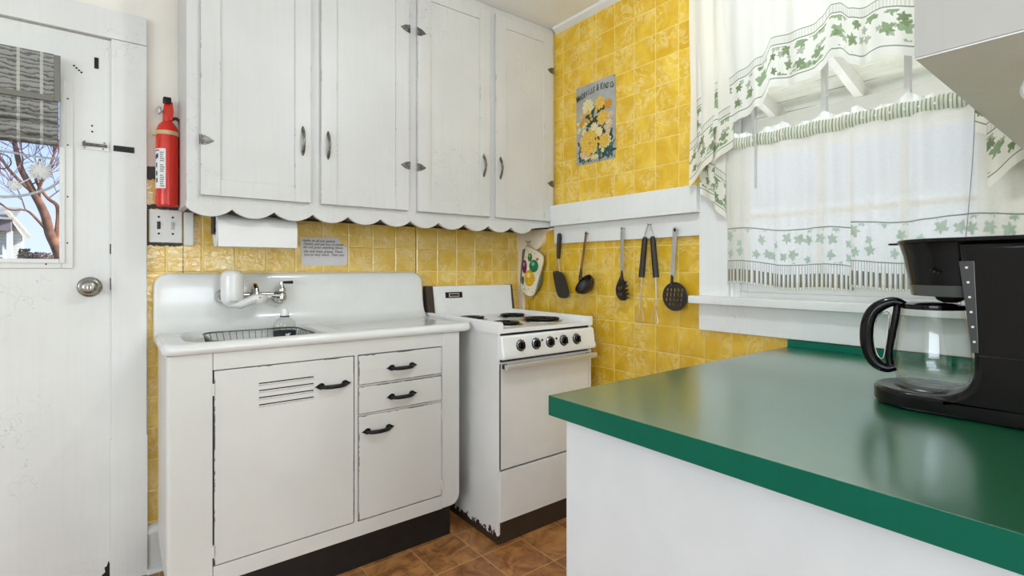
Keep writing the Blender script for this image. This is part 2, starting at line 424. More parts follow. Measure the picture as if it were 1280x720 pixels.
# window wall with the window opening
WY0, WY1, WZ0, WZ1 = -2.20, -1.385, 1.09, 2.33
wr = MB()
wr.box(0, .12, WY1, 0, 0, ZC); wr.box(0, .12, YR, WY0, 0, ZC); wr.box(0, .12, WY0, WY1, 0, WZ0); wr.box(0, .12, WY0, WY1, WZ1, ZC)
wr.mi = 1
for a in ((WY1, .12, -.5, ZC), (YR, WY0, -.5, ZC), (WY0, WY1, -.5, WZ0), (WY0, WY1, WZ1, ZC)): wr.box(.1202, .128, *a)
struct(wr.obj('wall_right', [TILE_R, W], None, 0))
LW = (-5.9, -2.3, .8, 2.2)  # added window opening out of view, for fill light from the left
wl = MB(); wl.box(XL-.12, XL, YR, LW[0], 0, ZC); wl.box(XL-.12, XL, LW[1], .12, 0, ZC); wl.box(XL-.12, XL, LW[0], LW[1], 0, LW[2]); wl.box(XL-.12, XL, LW[0], LW[1], LW[3], ZC)
struct(wl.obj('wall_left', CREAMW, None, 0))
lf_ = MB()
for a in (LW[0], -4.13, LW[1]-.06): lf_.box(XL-.09, XL-.03, a, a+.06, LW[2], LW[3])
for z in (LW[2], 1.47, LW[3]-.06): lf_.box(XL-.09, XL-.03, LW[0], LW[1], z, z+.06)
struct(lf_.obj('window_added', W))  # frame of the added left window
# the wall behind, with a broad window in it
RW = (-1.95, -.25, .8, 2.2)
wf = MB(); wf.box(XL, RW[0], YR-.12, YR, 0, ZC); wf.box(RW[1], .12, YR-.12, YR, 0, ZC)
wf.box(RW[0], RW[1], YR-.12, YR, 0, RW[2]); wf.box(RW[0], RW[1], YR-.12, YR, RW[3], ZC)
struct(wf.obj('wall_front', CREAMW, None, 0))

# rear window frame (never seen, lets the daylight in)
rf = MB()
for a in (RW[0], -1.13, RW[1]-.06): rf.box(a, a+.06, YR-.09, YR-.03, RW[2], RW[3])
for z in (RW[2], 1.47, RW[3]-.06): rf.box(RW[0], RW[1], YR-.09, YR-.03, z, z+.06)
struct(rf.obj('window_2', W))

# trims
struct(bx('trim_1', W, None, DX1-.004, -1.905, -.022, 0, 0, 2.083, b=.003))
t = MB(); t.box(DX0-.11, -1.905, -.024, 0, 2.084, 2.193, b=.003); t.box(DX0-.11, DX0, -.022, 0, 0, 2.083, b=.003)
t.box(-2.02, -1.903, -.0235, 0, 0, .552, b=.0015)
struct(t.obj('trim_2', W))
struct(MB().prism([(0, ZC), (-.034, ZC), (-.03, ZC-.012), (-.014, ZC-.022), (0, ZC-.03)], 'y', YR, -.336).obj('trim_3', W))
bb = MB(); bb.box(-1.905, -1.80, -.014, 0, 0, .150, b=.003); bb.prism([(0, .186), (0, .150), (-.018, .150), (-.020, .160), (-.012, .178)], 'x', -1.905, -1.80)
bb.prism([(-.014, 0), (-.033, 0), (-.031, .010), (-.024, .017), (-.014, .019)], 'x', -1.905, -1.80)
struct(bb.obj('baseboard_back', W))
struct(bx('baseboard_right', W, None, -.015, 0, -1.6, -.75, 0, .16, b=.003))
# cleat board under the end of the wall cabinet, and the ragged dark patch of old wall
struct(bx('trim_4', W, None, -1.782, -1.749, -.022, 0, 1.301, 1.44, b=.002))
old = paint('old_dark_plaster', (70, 66, 62), .7, chips=.1, rust=(20, 18, 16))
pt = MB(); rr = random.Random(3)
def ragged(x0, x1, z0, z1, n=14, j=.004):
    top = [(x0+(x1-x0)*i/n, z1+rr.uniform(-j, j)) for i in range(n+1)]; bot = [(x0+(x1-x0)*i/n, z0+rr.uniform(-j, j)) for i in range(n+1)]
    return top+bot[::-1]
pt.prism(ragged(-1.905, -1.866, 1.562, 1.614, 6), 'y', -.003, 0); struct(pt.obj('trim_9', old, None, 0)); pt = MB()
pt.prism(ragged(-1.905, -1.782, 1.444, 1.462, 16, .005), 'y', -.004, 0); pt.prism(ragged(-1.905, -1.782, 1.298, 1.311, 16, .003), 'y', -.003, 0)
pt.prism(ragged(-1.906, -1.899, 1.30, 1.46, 3, .001), 'y', -.0035, 0)
struct(pt.obj('trim_5', old, None, 0))
# corner strip and scalloped wood bracket where the two walls meet
struct(bx('trim_6', CREAMWOOD, None, -.018, 0, -.052, 0, .19, 1.318, b=.002))
br = [(0, 1.44), (0, 1.319), (-.13, 1.317)]+arc(-.166, 1.40, .083, 268, 190, 9)+[(-.249, 1.402), (-.275, 1.424), (-.325, 1.43), (-.325, 1.44)]
struct(MB().prism(br, 'x', -.026, 0, .002).obj('trim_7', CREAMWOOD))
# ledge rail along the window wall
lr = MB()
lr.box(-.05, 0, -1.262, -.336, 1.462, 1.565, b=.003); lr.box(-.052, 0, -1.262, -.336, 1.448, 1.4625, b=.002)
struct(lr.obj('trim_8', W))

# ------------------------------------------------------------------ the door on the left
dm = MB(); GX0, GX1, GZ0, GZ1 = -2.690, -2.160, 1.235, 1.885
Y0, Y1 = -.006, .036
dm.box(DX0+.003, GX0, Y0, Y1, .008, DZ-.004); dm.box(GX1, DX1-.004, Y0, Y1, .008, DZ-.004)
dm.box(GX0, GX1, Y0, Y1, .008, GZ0); dm.box(GX0, GX1, Y0, Y1, GZ1, DZ-.004)
door = struct(dm.obj('door_1', W, None, 0))
gf = MB()   # stepped frame round the pane
def ring(mb, x0, x1, z0, z1, w, y0, y1, b):
    mb.box(x0, x0+w, y0, y1, z0, z1, b=b); mb.box(x1-w, x1, y0, y1, z0, z1, b=b); mb.box(x0+w, x1-w, y0, y1, z0, z0+w, b=b); mb.box(x0+w, x1-w, y0, y1, z1-w, z1, b=b)
ring(gf, GX0-.034, GX1+.034, GZ0-.028, GZ1+.02, .032, -.014, -.004, .003); ring(gf, GX0-.012, GX1+.012, GZ0-.010, GZ1+.006, .016, -.020, .01, .003)
gfo = gf.obj('glazing_frame', W, door)
for x, z in ((-2.141, 1.47), (-2.141, 1.66), (-2.141, 1.83), (-2.2, 1.222), (-2.142, 1.30)): MB().cyl((x, -.015, z), (x, -.0125, z), .0028, 10).obj('screw', IRON, gfo)
bx('glass_pane', GLASS, door, GX0, GX1, .012, .016, GZ0, GZ1)
kn = MB(); kx, kz = -2.079, 1.137
Mk = Matrix.Translation((kx, -.006, kz)) @ Matrix.Rotation(PI/2, 4, 'X')
kn.lathe([(0, 0), (.037, 0), (.0375, .004), (.033, .010), (.019, .014), (.015, .022), (.016, .030), (.024, .036), (.0285, .044), (.0285, .052), (.024, .060), (.016, .064), (.011, .0645), (.0105, .061), (0, .061)], 40, Mk)
ko = kn.obj('door_knob', NICKEL, door)
MB().cyl((kx, -.066, kz), (kx, -.0715, kz), .0095, 24, .002).obj('thumb_turn', STEEL, ko)
bx('turn_slot', IRON, ko, kx-.0018, kx+.0018, -.0725, -.0705, kz-.007, kz+.007)
sb = MB(); sb.box(-2.104, -2.022, -.010, -.006, 1.652, 1.688, b=.0015)
so = sb.obj('bolt_plate', W, door)
r_ = MB(); r_.tube([(-2.100, -.015, 1.671), (-2.028, -.015, 1.6715)], .0055, 10); r_.box(-2.100, -2.090, -.024, -.006, 1.664, 1.679, b=.002); r_.obj('bolt', PEWTER, so)
for x, z in ((-2.094, 1.682), (-2.094, 1.658), (-2.036, 1.683), (-2.04, 1.66)): MB().cyl((x, -.0105, z), (x, -.0125, z), .003, 8).obj('screw', PEWTER, so)
bx('keeper_plate', IRON, door, -2.009, -1.945, -.0265, -.0225, 1.655, 1.677, b=.001)
bx('hook_plate', IRON, door, -2.066, -2.053, -.0085, -.006, 1.962, 2.004, b=.001)
for x, z in ((-2.0725, 1.744), (-2.072, 1.722), (-2.124, 1.958), (-2.117, 1.951), (-2.110, 1.944), (-2.103, 1.938)): MB().cyl((x, -.006, z), (x, -.0068, z), .0035, 8).obj('screw_hole', DARKGAP, door)
bx('latch_plate', IRON, door, DX1-.008, DX1-.004, -.0085, -.006, 1.262, 1.300); bx('latch_plate', PEWTER, door, DX1-.008, DX1-.0045, -.0085, -.006, 1.125, 1.170, b=.001)

m = MB(); m.prism([(-2.0195, .012), (-2.0195, .075), (-2.024, .088), (-2.029, .070), (-2.036, .066), (-2.034, .048), (-2.044, .040), (-2.040, .022), (-2.050, .012)], 'y', -.0066, -.0058); m.obj('chipped_corner', DARKGAP, door, 0)
# bamboo shade on the door
def bamboo_mat():
    g = NT('woven_bamboo'); P = g.coord(); x, y, z = g.sep(P)
    wob = g.noise(g.vmath('MULTIPLY', P, (34, 1, 60)), 1.0, 3)
    rows = g.math('FRACT', g.math('ADD', g.math('MULTIPLY', z, 62.0), g.math('MULTIPLY', wob, 1.9)))
    big = g.noise(g.vmath('MULTIPLY', P, (3, 1, 90)), 1.0, 2)
    k = g.math('MULTIPLY', g.ss(rows, .15, .55), .6); k = g.math('ADD', k, g.math('MULTIPLY', big, .5), clamp=True)
    col = g.mix(k, lin((60, 60, 58)), lin((160, 159, 154)))
    s = g.math('ABSOLUTE', g.math('SUBTRACT', g.math('FRACT', g.math('DIVIDE', g.math('ADD', x, 2.179), .0595)), .5))
    col = g.mix(g.math('MULTIPLY', g.math('LESS_THAN', s, .07), .75), col, lin((196, 194, 184)))
    g.principled(col, .75, 0, g.bump(k, .6, .004)); return g.m
BAMBOO = bamboo_mat(); BIND = plain('grey_cloth_binding', (128, 126, 118), .8, bump=.2, bscale=400)
sh = thing('bamboo_shade', 'grey woven bamboo roman shade folded up at the top of the door glass', 'window blind', (-2.42, -.04, 1.648))
bx('head_flap', BAMBOO, sh, GX0-.03, -2.176, -.052, -.047, 1.822, 1.972, b=.001)
m = MB(); m.box(-2.176, -2.1585, -.0535, -.046, 1.805, 1.970, b=.002); m.box(GX0-.03, -2.176, -.0535, -.046, 1.803, 1.823, b=.002); m.obj('binding', BIND, sh)
bx('headrail', W, sh, GX0-.03, -2.165, -.046, -.006, 1.93, 1.97, b=.002)
def fold(nm, z0, z1, dy, x1):
    m = MB()
    m.sheet(lambda a, b: (GX0-.03+(x1-GX0+.03)*a, -.03-dy*math.sin(PI*min(1, b*1.02))**.7, z0+(z1-z0)*b), 40, 12)
    m.sheet(lambda a, b: (GX0-.03+(x1-GX0+.03)*a, -.026, z0+(z1-z0)*b), 2, 2)
    return m.obj(nm, BAMBOO, sh)
for i, (z0, z1, dy) in enumerate(((1.745, 1.815, .022), (1.722, 1.752, .026), (1.668, 1.728, .024), (1.648, 1.674, .024))): fold('fold', z0, z1, dy, -2.166)
# white paper-flower suncatcher hung against the door glass
sn = thing('suncatcher', 'suncatcher of white paper flowers and clear strips hanging in the door glass', 'window ornament', (-2.22, .035, 1.47))
def pom(c, r, n, nm):
    m = MB(); q = random.Random(int(r*1e4))
    for i in range(n):
        a = q.uniform(0, 2*PI); b = q.uniform(-.5, .5)
        d = Vector((math.cos(a)*math.cos(b), math.sin(b)*.7, math.sin(a)*math.cos(b)))*r*q.uniform(.75, 1.0)
        e = Vector(c)+d; m.tube([c, Vector(c)+d*.5, e], [.0022, .0034, .0012], 5)
    m.ball(c, r*.45, (1, .5, 1), 12)
    return m.obj(nm, PAPER, sn)
pom((-2.220, .036, 1.563), .038, 110, 'paper_flower'); pom((-2.287, .036, 1.505), .021, 60, 'paper_flower')
strip = plain('clear_grey_strip', (196, 198, 200), .3, var=.03)
m = MB(); m.tube(smooth_poly([(-2.42, .036, 1.50), (-2.36, .036, 1.466), (-2.322, .036, 1.460), (-2.280, .036, 1.466), (-2.237, .036, 1.480), (-2.195, .036, 1.503), (-2.165, .036, 1.535)], 5, False), .0045, 8); m.obj('curved_strip', strip, sn)
m = MB(); m.tube([(-2.30, .036, 1.49), (-2.25, .036, 1.53), (-2.19, .036, 1.59)], .002, 6); m.obj('stem', PAPER, sn)
m = MB(); m.tube(smooth_poly([(-2.40, .036, 1.62), (-2.33, .036, 1.622), (-2.24, .036, 1.615), (-2.168, .036, 1.612)], 4, False), .0035, 8); m.obj('curved_strip', strip, sn)
m = MB(); m.tube([(-2.322+.026*math.cos(2*PI*k/28), .036, 1.585+.026*math.sin(2*PI*k/28)) for k in range(28)], .0022, 6, True); m.obj('wire_ring', plain('dark_blue_wire', (30, 30, 60), .4), sn)

# ------------------------------------------------------------------ window on the right
win = MB(); J0 = WY0; J1 = WY1
win.box(.0, .12, J1-.014, J1, WZ0, WZ1); win.box(.0, .12, J0, J0+.014, WZ0, WZ1); win.box(.0, .12, J0, J1, WZ1-.02, WZ1); win.box(.02, .12, J0, J1, WZ0-.001, WZ0+.02)
win.box(.012, .026, J1-.034, J1-.014, WZ0, WZ1); win.box(.012, .026, J0+.014, J0+.03, WZ0, WZ1)
wn = struct(win.obj('window_1', W, None, 0))
ring2 = MB()
def yring(mb, y0, y1, z0, z1, w, x0, x1, b=.002):
    mb.box(x0, x1, y0, y0+w, z0, z1, b=b); mb.box(x0, x1, y1-w, y1, z0, z1, b=b); mb.box(x0, x1, y0+w, y1-w, z0, z0+w, b=b); mb.box(x0, x1, y0+w, y1-w, z1-w, z1, b=b)
def sash(x0, x1, z0, z1, bars, nm):
    m = MB(); yring(m, J0+.016, J1-.016, z0, z1, .042, x0, x1)
    for y in (-1.71, -1.962): m.box(x0+.004, x1-.004, y-.009, y+.009, z0+.03, z1-.03, b=.002)
    for z in bars: m.box(x0+.005, x1-.005, J0+.05, J1-.05, z-.009, z+.009, b=.002)
    o = m.obj(nm, W, wn)
    MB().box((x0+x1)/2-.002, (x0+x1)/2+.002, J0+.05, J1-.05, z0+.035, z1-.035).obj('glass_pane', GLASS, o)
sash(.028, .060, WZ0+.02, 1.735, (1.417,), 'lower_sash'); sash(.064, .096, 1.70, WZ1-.02, (2.02,), 'upper_sash')
cs = MB()
cs.box(-.022, 0, J1, -1.2565, 1.09, 2.42, b=.003); cs.box(-.022, 0, -2.286, J0, 1.09, 2.42, b=.003); cs.box(-.024, 0, -2.286, -1.2565, WZ1, 2.43, b=.003)
cs.obj('casing', W, wn)
MB().box(-.062, .028, -2.31, -1.228, 1.058, 1.0905, b=.004).obj('stool', W, wn)
MB().box(-.024, 0, -2.286, -1.2565, .944, 1.058, b=.003).obj('apron', W, wn)
# ------------------------------------------------------------------ wall cabinet over the sink
uc = thing('wall_cabinet', 'long white painted wall cabinet with four panel doors and scalloped bottom above sink and stove', 'kitchen cabinet', (-.9, -.16, 1.40))
m = MB(); FY = -.317
m.box(-1.800, -1.782, FY+.02, -.003, 1.44, ZC-.002); m.box(-.020, -.003, FY+.02, -.003, 1.45, ZC-.002); m.box(-1.782, -.02, -.010, -.003, 1.45, ZC-.002)
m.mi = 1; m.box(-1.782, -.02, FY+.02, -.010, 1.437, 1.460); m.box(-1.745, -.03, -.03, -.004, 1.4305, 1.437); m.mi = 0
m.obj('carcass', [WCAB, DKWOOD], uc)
m = MB()   # face frame
for a, b in ((-1.800, -1.752), (-1.374, -1.322), (-.934, -.878), (-.472, -.425), (-.032, -.002)): m.box(a, b, FY, FY+.02, 1.455, ZC-.002, b=.0015)
m.box(-1.800, -.002, FY+.0005, FY+.0195, 2.54, ZC-.002); m.box(-1.800, -.002, FY+.0005, FY+.0195, 1.45, 1.486)
m.obj('face_frame', WCAB, uc)
sc_ = []; xs = [-1.8015]
while xs[-1] < -.19: xs.append(xs[-1]+.1484)
for a, b in zip(xs, xs[1:]):
    w = b-a; h = .030; R = (w*w/4+h*h)/(2*h); cx = (a+b)/2; cz = 1.4295-h+R
    for i in range(11):
        x = a+w*i/10
        if i == 0 and sc_: continue
        sc_.append((x, cz-math.sqrt(max(0, R*R-(x-cx)**2))))
poly = sc_+[(-.10, 1.4385), (-.002, 1.4475), (-.002, 1.4555), (-1.8015, 1.4555)]
MB().prism(poly, 'y', FY-.001, FY+.018, .0015).obj('scalloped_apron', WCAB, uc)
def hinge_leaf(x, z, s, parent, body=True):
    """arrow-ended surface hinge; s = +1 points to +x"""
    m = MB(); y = -.3345
    P = [(0, .017), (.014, .017), (.026, .012), (.036, .005), (.044, 0), (.036, -.005), (.026, -.012), (.014, -.017), (0, -.017)]
    m.prism([(x+s*a, z+b) for a, b in P], 'y', y-.003, y, .0012)
    m.tube([(x, y-.003, z-.018), (x, y-.003, z+.018)], .0045, 10)
    for a, b in ((.008, .010), (.008, -.010), (.030, 0)): m.ball((x+s*a, y-.0035, z+b), .0028, (1, .5, 1), 8)
    return m.obj('hinge', PEWTER, parent)
def bow_pull(x, z, parent):
    m = MB(); y = -.335
    pts = [(x, y-.001, z+.060), (x, y-.003, z+.046), (x, y-.012, z+.032), (x, y-.020, z+.014), (x, y-.022, z), (x, y-.020, z-.014), (x, y-.012, z-.032), (x, y-.003, z-.046), (x, y-.001, z-.060)]
    m.tube(pts, [.002, .0065, .0062, .0048, .0055, .0048, .0062, .0065, .002], 10)
    for s in (1, -1): m.ball((x, y-.002, z+s*.046), .007, (.9, .45, 1.5), 10)
    return m.obj('handle', PEWTER, parent)
def panel_door(x0, x1, ip, hx, hz, hinges):
    """frame-and-panel door with the field set back"""
    m = MB(); z0, z1, yf, yb = 1.4755, 2.5455, -.335, FY-.0005
    a, b, c, d = x0+ip[0], x1-ip[1], z0+.063, z1-.06
    m.box(x0, a, yf, yb, z0, z1, b=.0025); m.box(b, x1, yf, yb, z0, z1, b=.0025)
    m.box(a-.001, b+.001, yf+.0002, yb, z0, c, b=.0025); m.box(a-.001, b+.001, yf+.0002, yb, d, z1, b=.0025)
    o = wear_edges(m.obj('door', WCAB, uc), CHIPL)
    p = MB(); p.box(a-.004, b+.004, yf+.007, yb, c-.004, d+.004); p.obj('panel', WCAB, o)
    bow_pull(hx, hz, o)
    for x, z, s in hinges: hinge_leaf(x, z, s, o)
    return o
panel_door(-1.758, -1.368, (.064, .064), -1.4015, 1.725, ((-1.758, 1.676, 1), (-1.758, 2.32, 1)))
panel_door(-1.328, -.928, (.066, .066), -1.300, 1.722, ((-.928, 2.318, -1), (-.928, 1.684, -1)))
panel_door(-.884, -.467, (.069, .064), -.508, 1.737, ((-.884, 2.319, 1), (-.884, 1.683, 1)))
panel_door(-.430, -.026, (.070, .068), -.402, 1.737, ((-.026, 2.338, -1), (-.026, 1.692, -1)))

# paper towel roll under the cabinet
pr = thing('paper_towel_roll', 'white paper towel roll mounted under the left end of the wall cabinet', 'paper towels', (-1.55, -.2, 1.29))
m = MB(); Mx = Matrix.Translation((-1.695, -.20, 1.358)) @ Matrix.Rotation(PI/2, 4, 'Y')
m.lathe([(.02, 0), (.064, 0), (.0665, .002), (.0665, .290), (.064, .292), (.02, .292), (.02, 0)], 48, Mx)
pm = m.obj('roll', PAPER, pr)
m = MB(); m.sheet(lambda a, b: (-1.693+.288*a, -.2675-.002*math.sin(a*5)*b, 1.372-.080*b), 12, 6); m.sheet(lambda a, b: (-1.405-.288*a, -.2667-.002*math.sin((1-a)*5)*b, 1.372-.080*b), 12, 6); m.obj('loose_sheet', PAPER, pr)
m = MB()
for x in (-1.706, -1.402): m.box(x, x+.006, -.225, -.175, 1.34, 1.446, b=.002)
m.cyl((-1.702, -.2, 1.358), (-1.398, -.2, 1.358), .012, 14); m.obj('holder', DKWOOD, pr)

# handwritten note on the tile
nt = thing('paper_note', 'white handwritten note with a cut corner stuck on the tile above the sink', 'note', (-1.21, -.003, 1.22))
NP = [(-1.321, 1.352), (-1.146, 1.3575), (-1.140, 1.354), (-1.128, 1.323), (-1.112, 1.319), (-1.100, 1.309), (-1.099, 1.229), (-1.108, 1.224), (-1.302, 1.219), (-1.314, 1.226)]
MB().prism(NP, 'y', -.0028, -.0012).obj('sheet_of_paper', plain('laminated_paper', (226, 224, 228), .2, var=.02, coat=.3), nt)
L = ['Hello to all our guests.', 'Thanks, and ask you to please', 'do not pour anything down', 'the sink drain, grease. Thank', 'you so very much.  Take care']
wm = MB()
for i, s in enumerate(L):
    q = text_mesh(None, s, .0172, on_back(-1.313+.002*i, 1.3335-.0155*i+(-.004 if i > 2 else 0), -.0030), INK, None, shear=.35, sx=(.98, .92, .98, .92, .92)[i], extrude=.0002, bold=.00015)
    me = bpy.data.meshes.new('tmp'); q.bm.to_mesh(me); q.bm.free(); wm.bm.from_mesh(me); bpy.data.meshes.remove(me)
wm.obj('handwriting', INK, nt, 0)

# switch plate
sp = thing('switch_plate', 'white double switch plate on the wall under the red fire extinguisher', 'light switch', (-1.843, -.006, 1.31))
bx('plate', W, sp, -1.897, -1.788, -.009, -.002, 1.311, 1.444, b=.003)
for x, mt, nm in ((-1.866, BLACKM, 'toggle'), (-1.819, plain('ivory_toggle', (190, 186, 176), .4), 'toggle')):
    m = MB(); m.box(x-.006, x+.006, -.0105, -.008, 1.365, 1.396, b=.001); m.box(x-.004, x+.004, -.020, -.009, 1.380, 1.391, b=.002); m.obj(nm, mt, sp)
for x in (-1.866, -1.819):
    for z in (1.347, 1.414): MB().cyl((x, -.009, z), (x, -.0105, z), .0042, 10).obj('screw', IRON, sp)

# fire extinguisher
fx, fy = -1.840, -.052
fe = thing('fire_extinguisher', 'small red fire extinguisher strapped to the wall above the switch plate', 'fire extinguisher', (fx, fy, 1.452))
MB().lathe([(0, 1.452), (.034, 1.452), (.0385, 1.457), (.0385, 1.742), (.036, 1.758), (.030, 1.774), (.020, 1.786), (.014, 1.792), (.014, 1.80), (0, 1.80)], 40, Matrix.Translation((fx, fy, 0))).obj('tank', RED, fe)
m = MB(); m.prism([(fx-.013, 1.795), (fx+.016, 1.795), (fx+.020, 1.83), (fx+.016, 1.868), (fx-.010, 1.868), (fx-.016, 1.82)], 'y', fy-.014, fy+.012, .003)
m.cyl((fx, fy, 1.785), (fx, fy, 1.81), .016, 20); m.obj('valve_head', RED, fe)
m = MB(); m.box(fx-.015, fx+.012, fy-.020, fy+.016, 1.862, 1.884, b=.004); m.box(fx-.011, fx+.010, fy-.046, fy-.015, 1.856, 1.866, b=.003); m.obj('lever', IRON, fe)
m = MB(); m.cyl((fx-.012, fy-.004, 1.826), (fx-.026, fy-.010, 1.826), .005, 12); m.cyl((fx-.026, fy-.012, 1.826), (fx-.034, fy-.016, 1.826), .016, 24, .002); m.obj('gauge', STEEL, fe)
m = MB(); m.tube(smooth_poly([(fx+.012, fy, 1.80), (fx+.028, fy-.004, 1.806), (fx+.042, fy-.004, 1.792), (fx+.046, fy, 1.76), (fx+.046, fy+.004, 1.70), (fx+.046, fy+.006, 1.64)], 5, False), .0065, 10)
m.cyl((fx+.046, fy+.006, 1.645), (fx+.046, fy+.006, 1.61), .009, 12, .002, .007); m.obj('hose', BLACKM, fe)
m = MB(); m.lathe([(.0388, 1.733), (.0402, 1.733), (.0402, 1.748), (.0388, 1.748), (.0388, 1.733)], 40, Matrix.Translation((fx, fy, 0))); m.box(fx-.050, fx-.036, fy-.016, fy-.002, 1.727, 1.752, b=.002); m.box(fx-.03, fx+.03, fy+.036, fy+.0495, 1.70, 1.77); m.obj('strap', plain('tan_strap', (206, 186, 140), .45), fe)
def wrap(mb, a0, a1, z0, z1, r, n=12):
    """patch on the tank; angles in degrees, 270 faces the room"""
    mb.sheet(lambda u, v: (fx+r*math.cos(math.radians(a0+(a1-a0)*u)), fy+r*math.sin(math.radians(a0+(a1-a0)*u)), z0+(z1-z0)*v), n, 1)
m = MB(); wrap(m, 172, 258, 1.520, 1.676, .0390); lo = m.obj('label', PAPER, fe)
m = MB()
for k in range(17):
    z = 1.527+k*.0082
    if k not in (6, 11): wrap(m, 228, 252-(k*7 % 9), z, z+.0038, .0393, 5)
wrap(m, 182, 224, 1.666, 1.671, .0393, 6); m.obj('label_text', plain('label_grey', (120, 116, 116), .7), lo)
m = MB()
for z, a in ((1.645, 190), (1.648, 204), (1.612, 196), (1.580, 197), (1.553, 199)): wrap(m, a, a+13, z-.010, z+.008, .0393, 4)
m.obj('label_pictogram', plain('label_blue', (40, 44, 92), .6), lo)
bx('wall_bracket', BLACKM, fe, fx+.028, fx+.050, -.006, -.0005, 1.475, 1.62)

# ------------------------------------------------------------------ sink cabinet
sk = thing('sink_cabinet', 'white enamel sink base cabinet with louvred door and two small drawers', 'kitchen cabinet', (-1.32, -.27, 0))
FS = -.53; m = MB()
m.box(-1.870, -1.855, FS+.03, -.036, .147, .921); m.box(-.795, -.778, FS+.03, -.036, .20, .921); m.box(-.86, -.778, FS+.10, -.036, .147, .3)
m.mi = 1; m.box(-1.855, -.795, FS+.022, FS+.03, .18, .90); m.mi = 0
m.prism([(-1.8735, FS+.03), (-1.8735, FS+.012), (-1.870, FS+.004), (-1.862, FS), (-1.7455, FS), (-1.7455, FS+.03)], 'z', .147, .921, .001)
m.box(-1.7435, -.866, FS, FS+.022, .8645, .921, b=.0012); m.box(-1.7435, -.866, FS, FS+.022, .147, .2055, b=.0012)
m.box(-1.2605, -1.2465, FS, FS+.022, .2055, .8645, b=.0012)
rb = [(-.866, .921), (-.866, .147)]+arc(-.822, .194, .047, 270, 360, 8)+[(-.775, .921)]
m.prism(rb, 'y', FS, FS+.055, .006, 3)
m.box(-1.2465, -.866, FS+.001, FS+.022, .738, .7425); m.box(-1.2465, -.866, FS+.001, FS+.022, .6215, .6265)
m.obj('body', [WMET, DARKGAP], sk)
m = MB(); m.box(-1.83, -.802, FS+.04, FS+.06, .001, .147); m.box(-.822, -.802, FS+.06, -.036, .001, .147); m.obj('toe_kick', KICK, sk)
def iron_pull(xc, z, parent, tilt=0):
    m = MB(); y = FS-.004; h = .068
    for s in (-1, 1):
        P = [(-.004, .0), (.002, .0105), (.012, .0130), (.020, .0095), (.027, .0040), (.036, 0), (.027, -.0040), (.020, -.0095), (.012, -.0130), (.002, -.0105)]
        m.prism([(xc+s*(h-.034+a), z+b) for a, b in P], 'y', y-.003, y, .001)
        m.ball((xc+s*(h-.021), y-.004, z), .006, (1.1, .6, 1), 10)
    pts = [(xc+h*.72*math.cos(a), y-.004-.022*math.sin(a), z-.002) for a in [PI*i/10 for i in range(11)]]
    m.tube(pts, [.005, .006, .007, .0078, .008, .008, .008, .0078, .007, .006, .005], 10)
    return m.obj('handle', IRON, parent)
def slab(nm, x0, x1, z0, z1):
    return wear_edges(MB().box(x0+.0013, x1-.0013, FS-.003, FS+.018, z0+.0013, z1-.0013, b=.0022, seg=1).obj(nm, WMET, sk), CHIP)
def barrel_hinge(x, z, parent):
    m = MB(); m.tube([(x, FS-.003, z-.020), (x, FS-.003, z+.020)], .0042, 8)
    for k in (-.009, .007): m.cyl((x, FS-.003, z+k), (x, FS-.003, z+k+.003), .0052, 8)
    m.obj('hinge', WMET, parent)
d = slab('door', -1.7415, -1.2628, .2085, .8625)
for k in range(4):
    z = .8005-.0252*k; v = MB()
    v.prism([(FS-.003, z-.0005), (FS-.0058, z-.0022), (FS-.0058, z-.004), (FS-.003, z-.008)], 'x', -1.605, -1.417, .0008, 1)
    v.mi = 1; v.box(-1.604, -1.418, FS-.0036, FS-.002, z-.0004, z+.0034); v.obj('louvre', [WMET, DARKGAP], d)
iron_pull(-1.345, .7615, d); barrel_hinge(-1.7425, .80, d); barrel_hinge(-1.7425, .258, d)
for z0, z1, hz in ((.7435, .8615, .7985), (.6275, .737, .6795)):
    d = slab('drawer', -1.2445, -.8685, z0, z1); iron_pull(-1.0600, hz, d)
d = slab('door', -1.2445, -.8685, .2085, .6205); iron_pull(-1.164, .557, d); barrel_hinge(-.8672, .566, d); barrel_hinge(-.8672, .258, d)

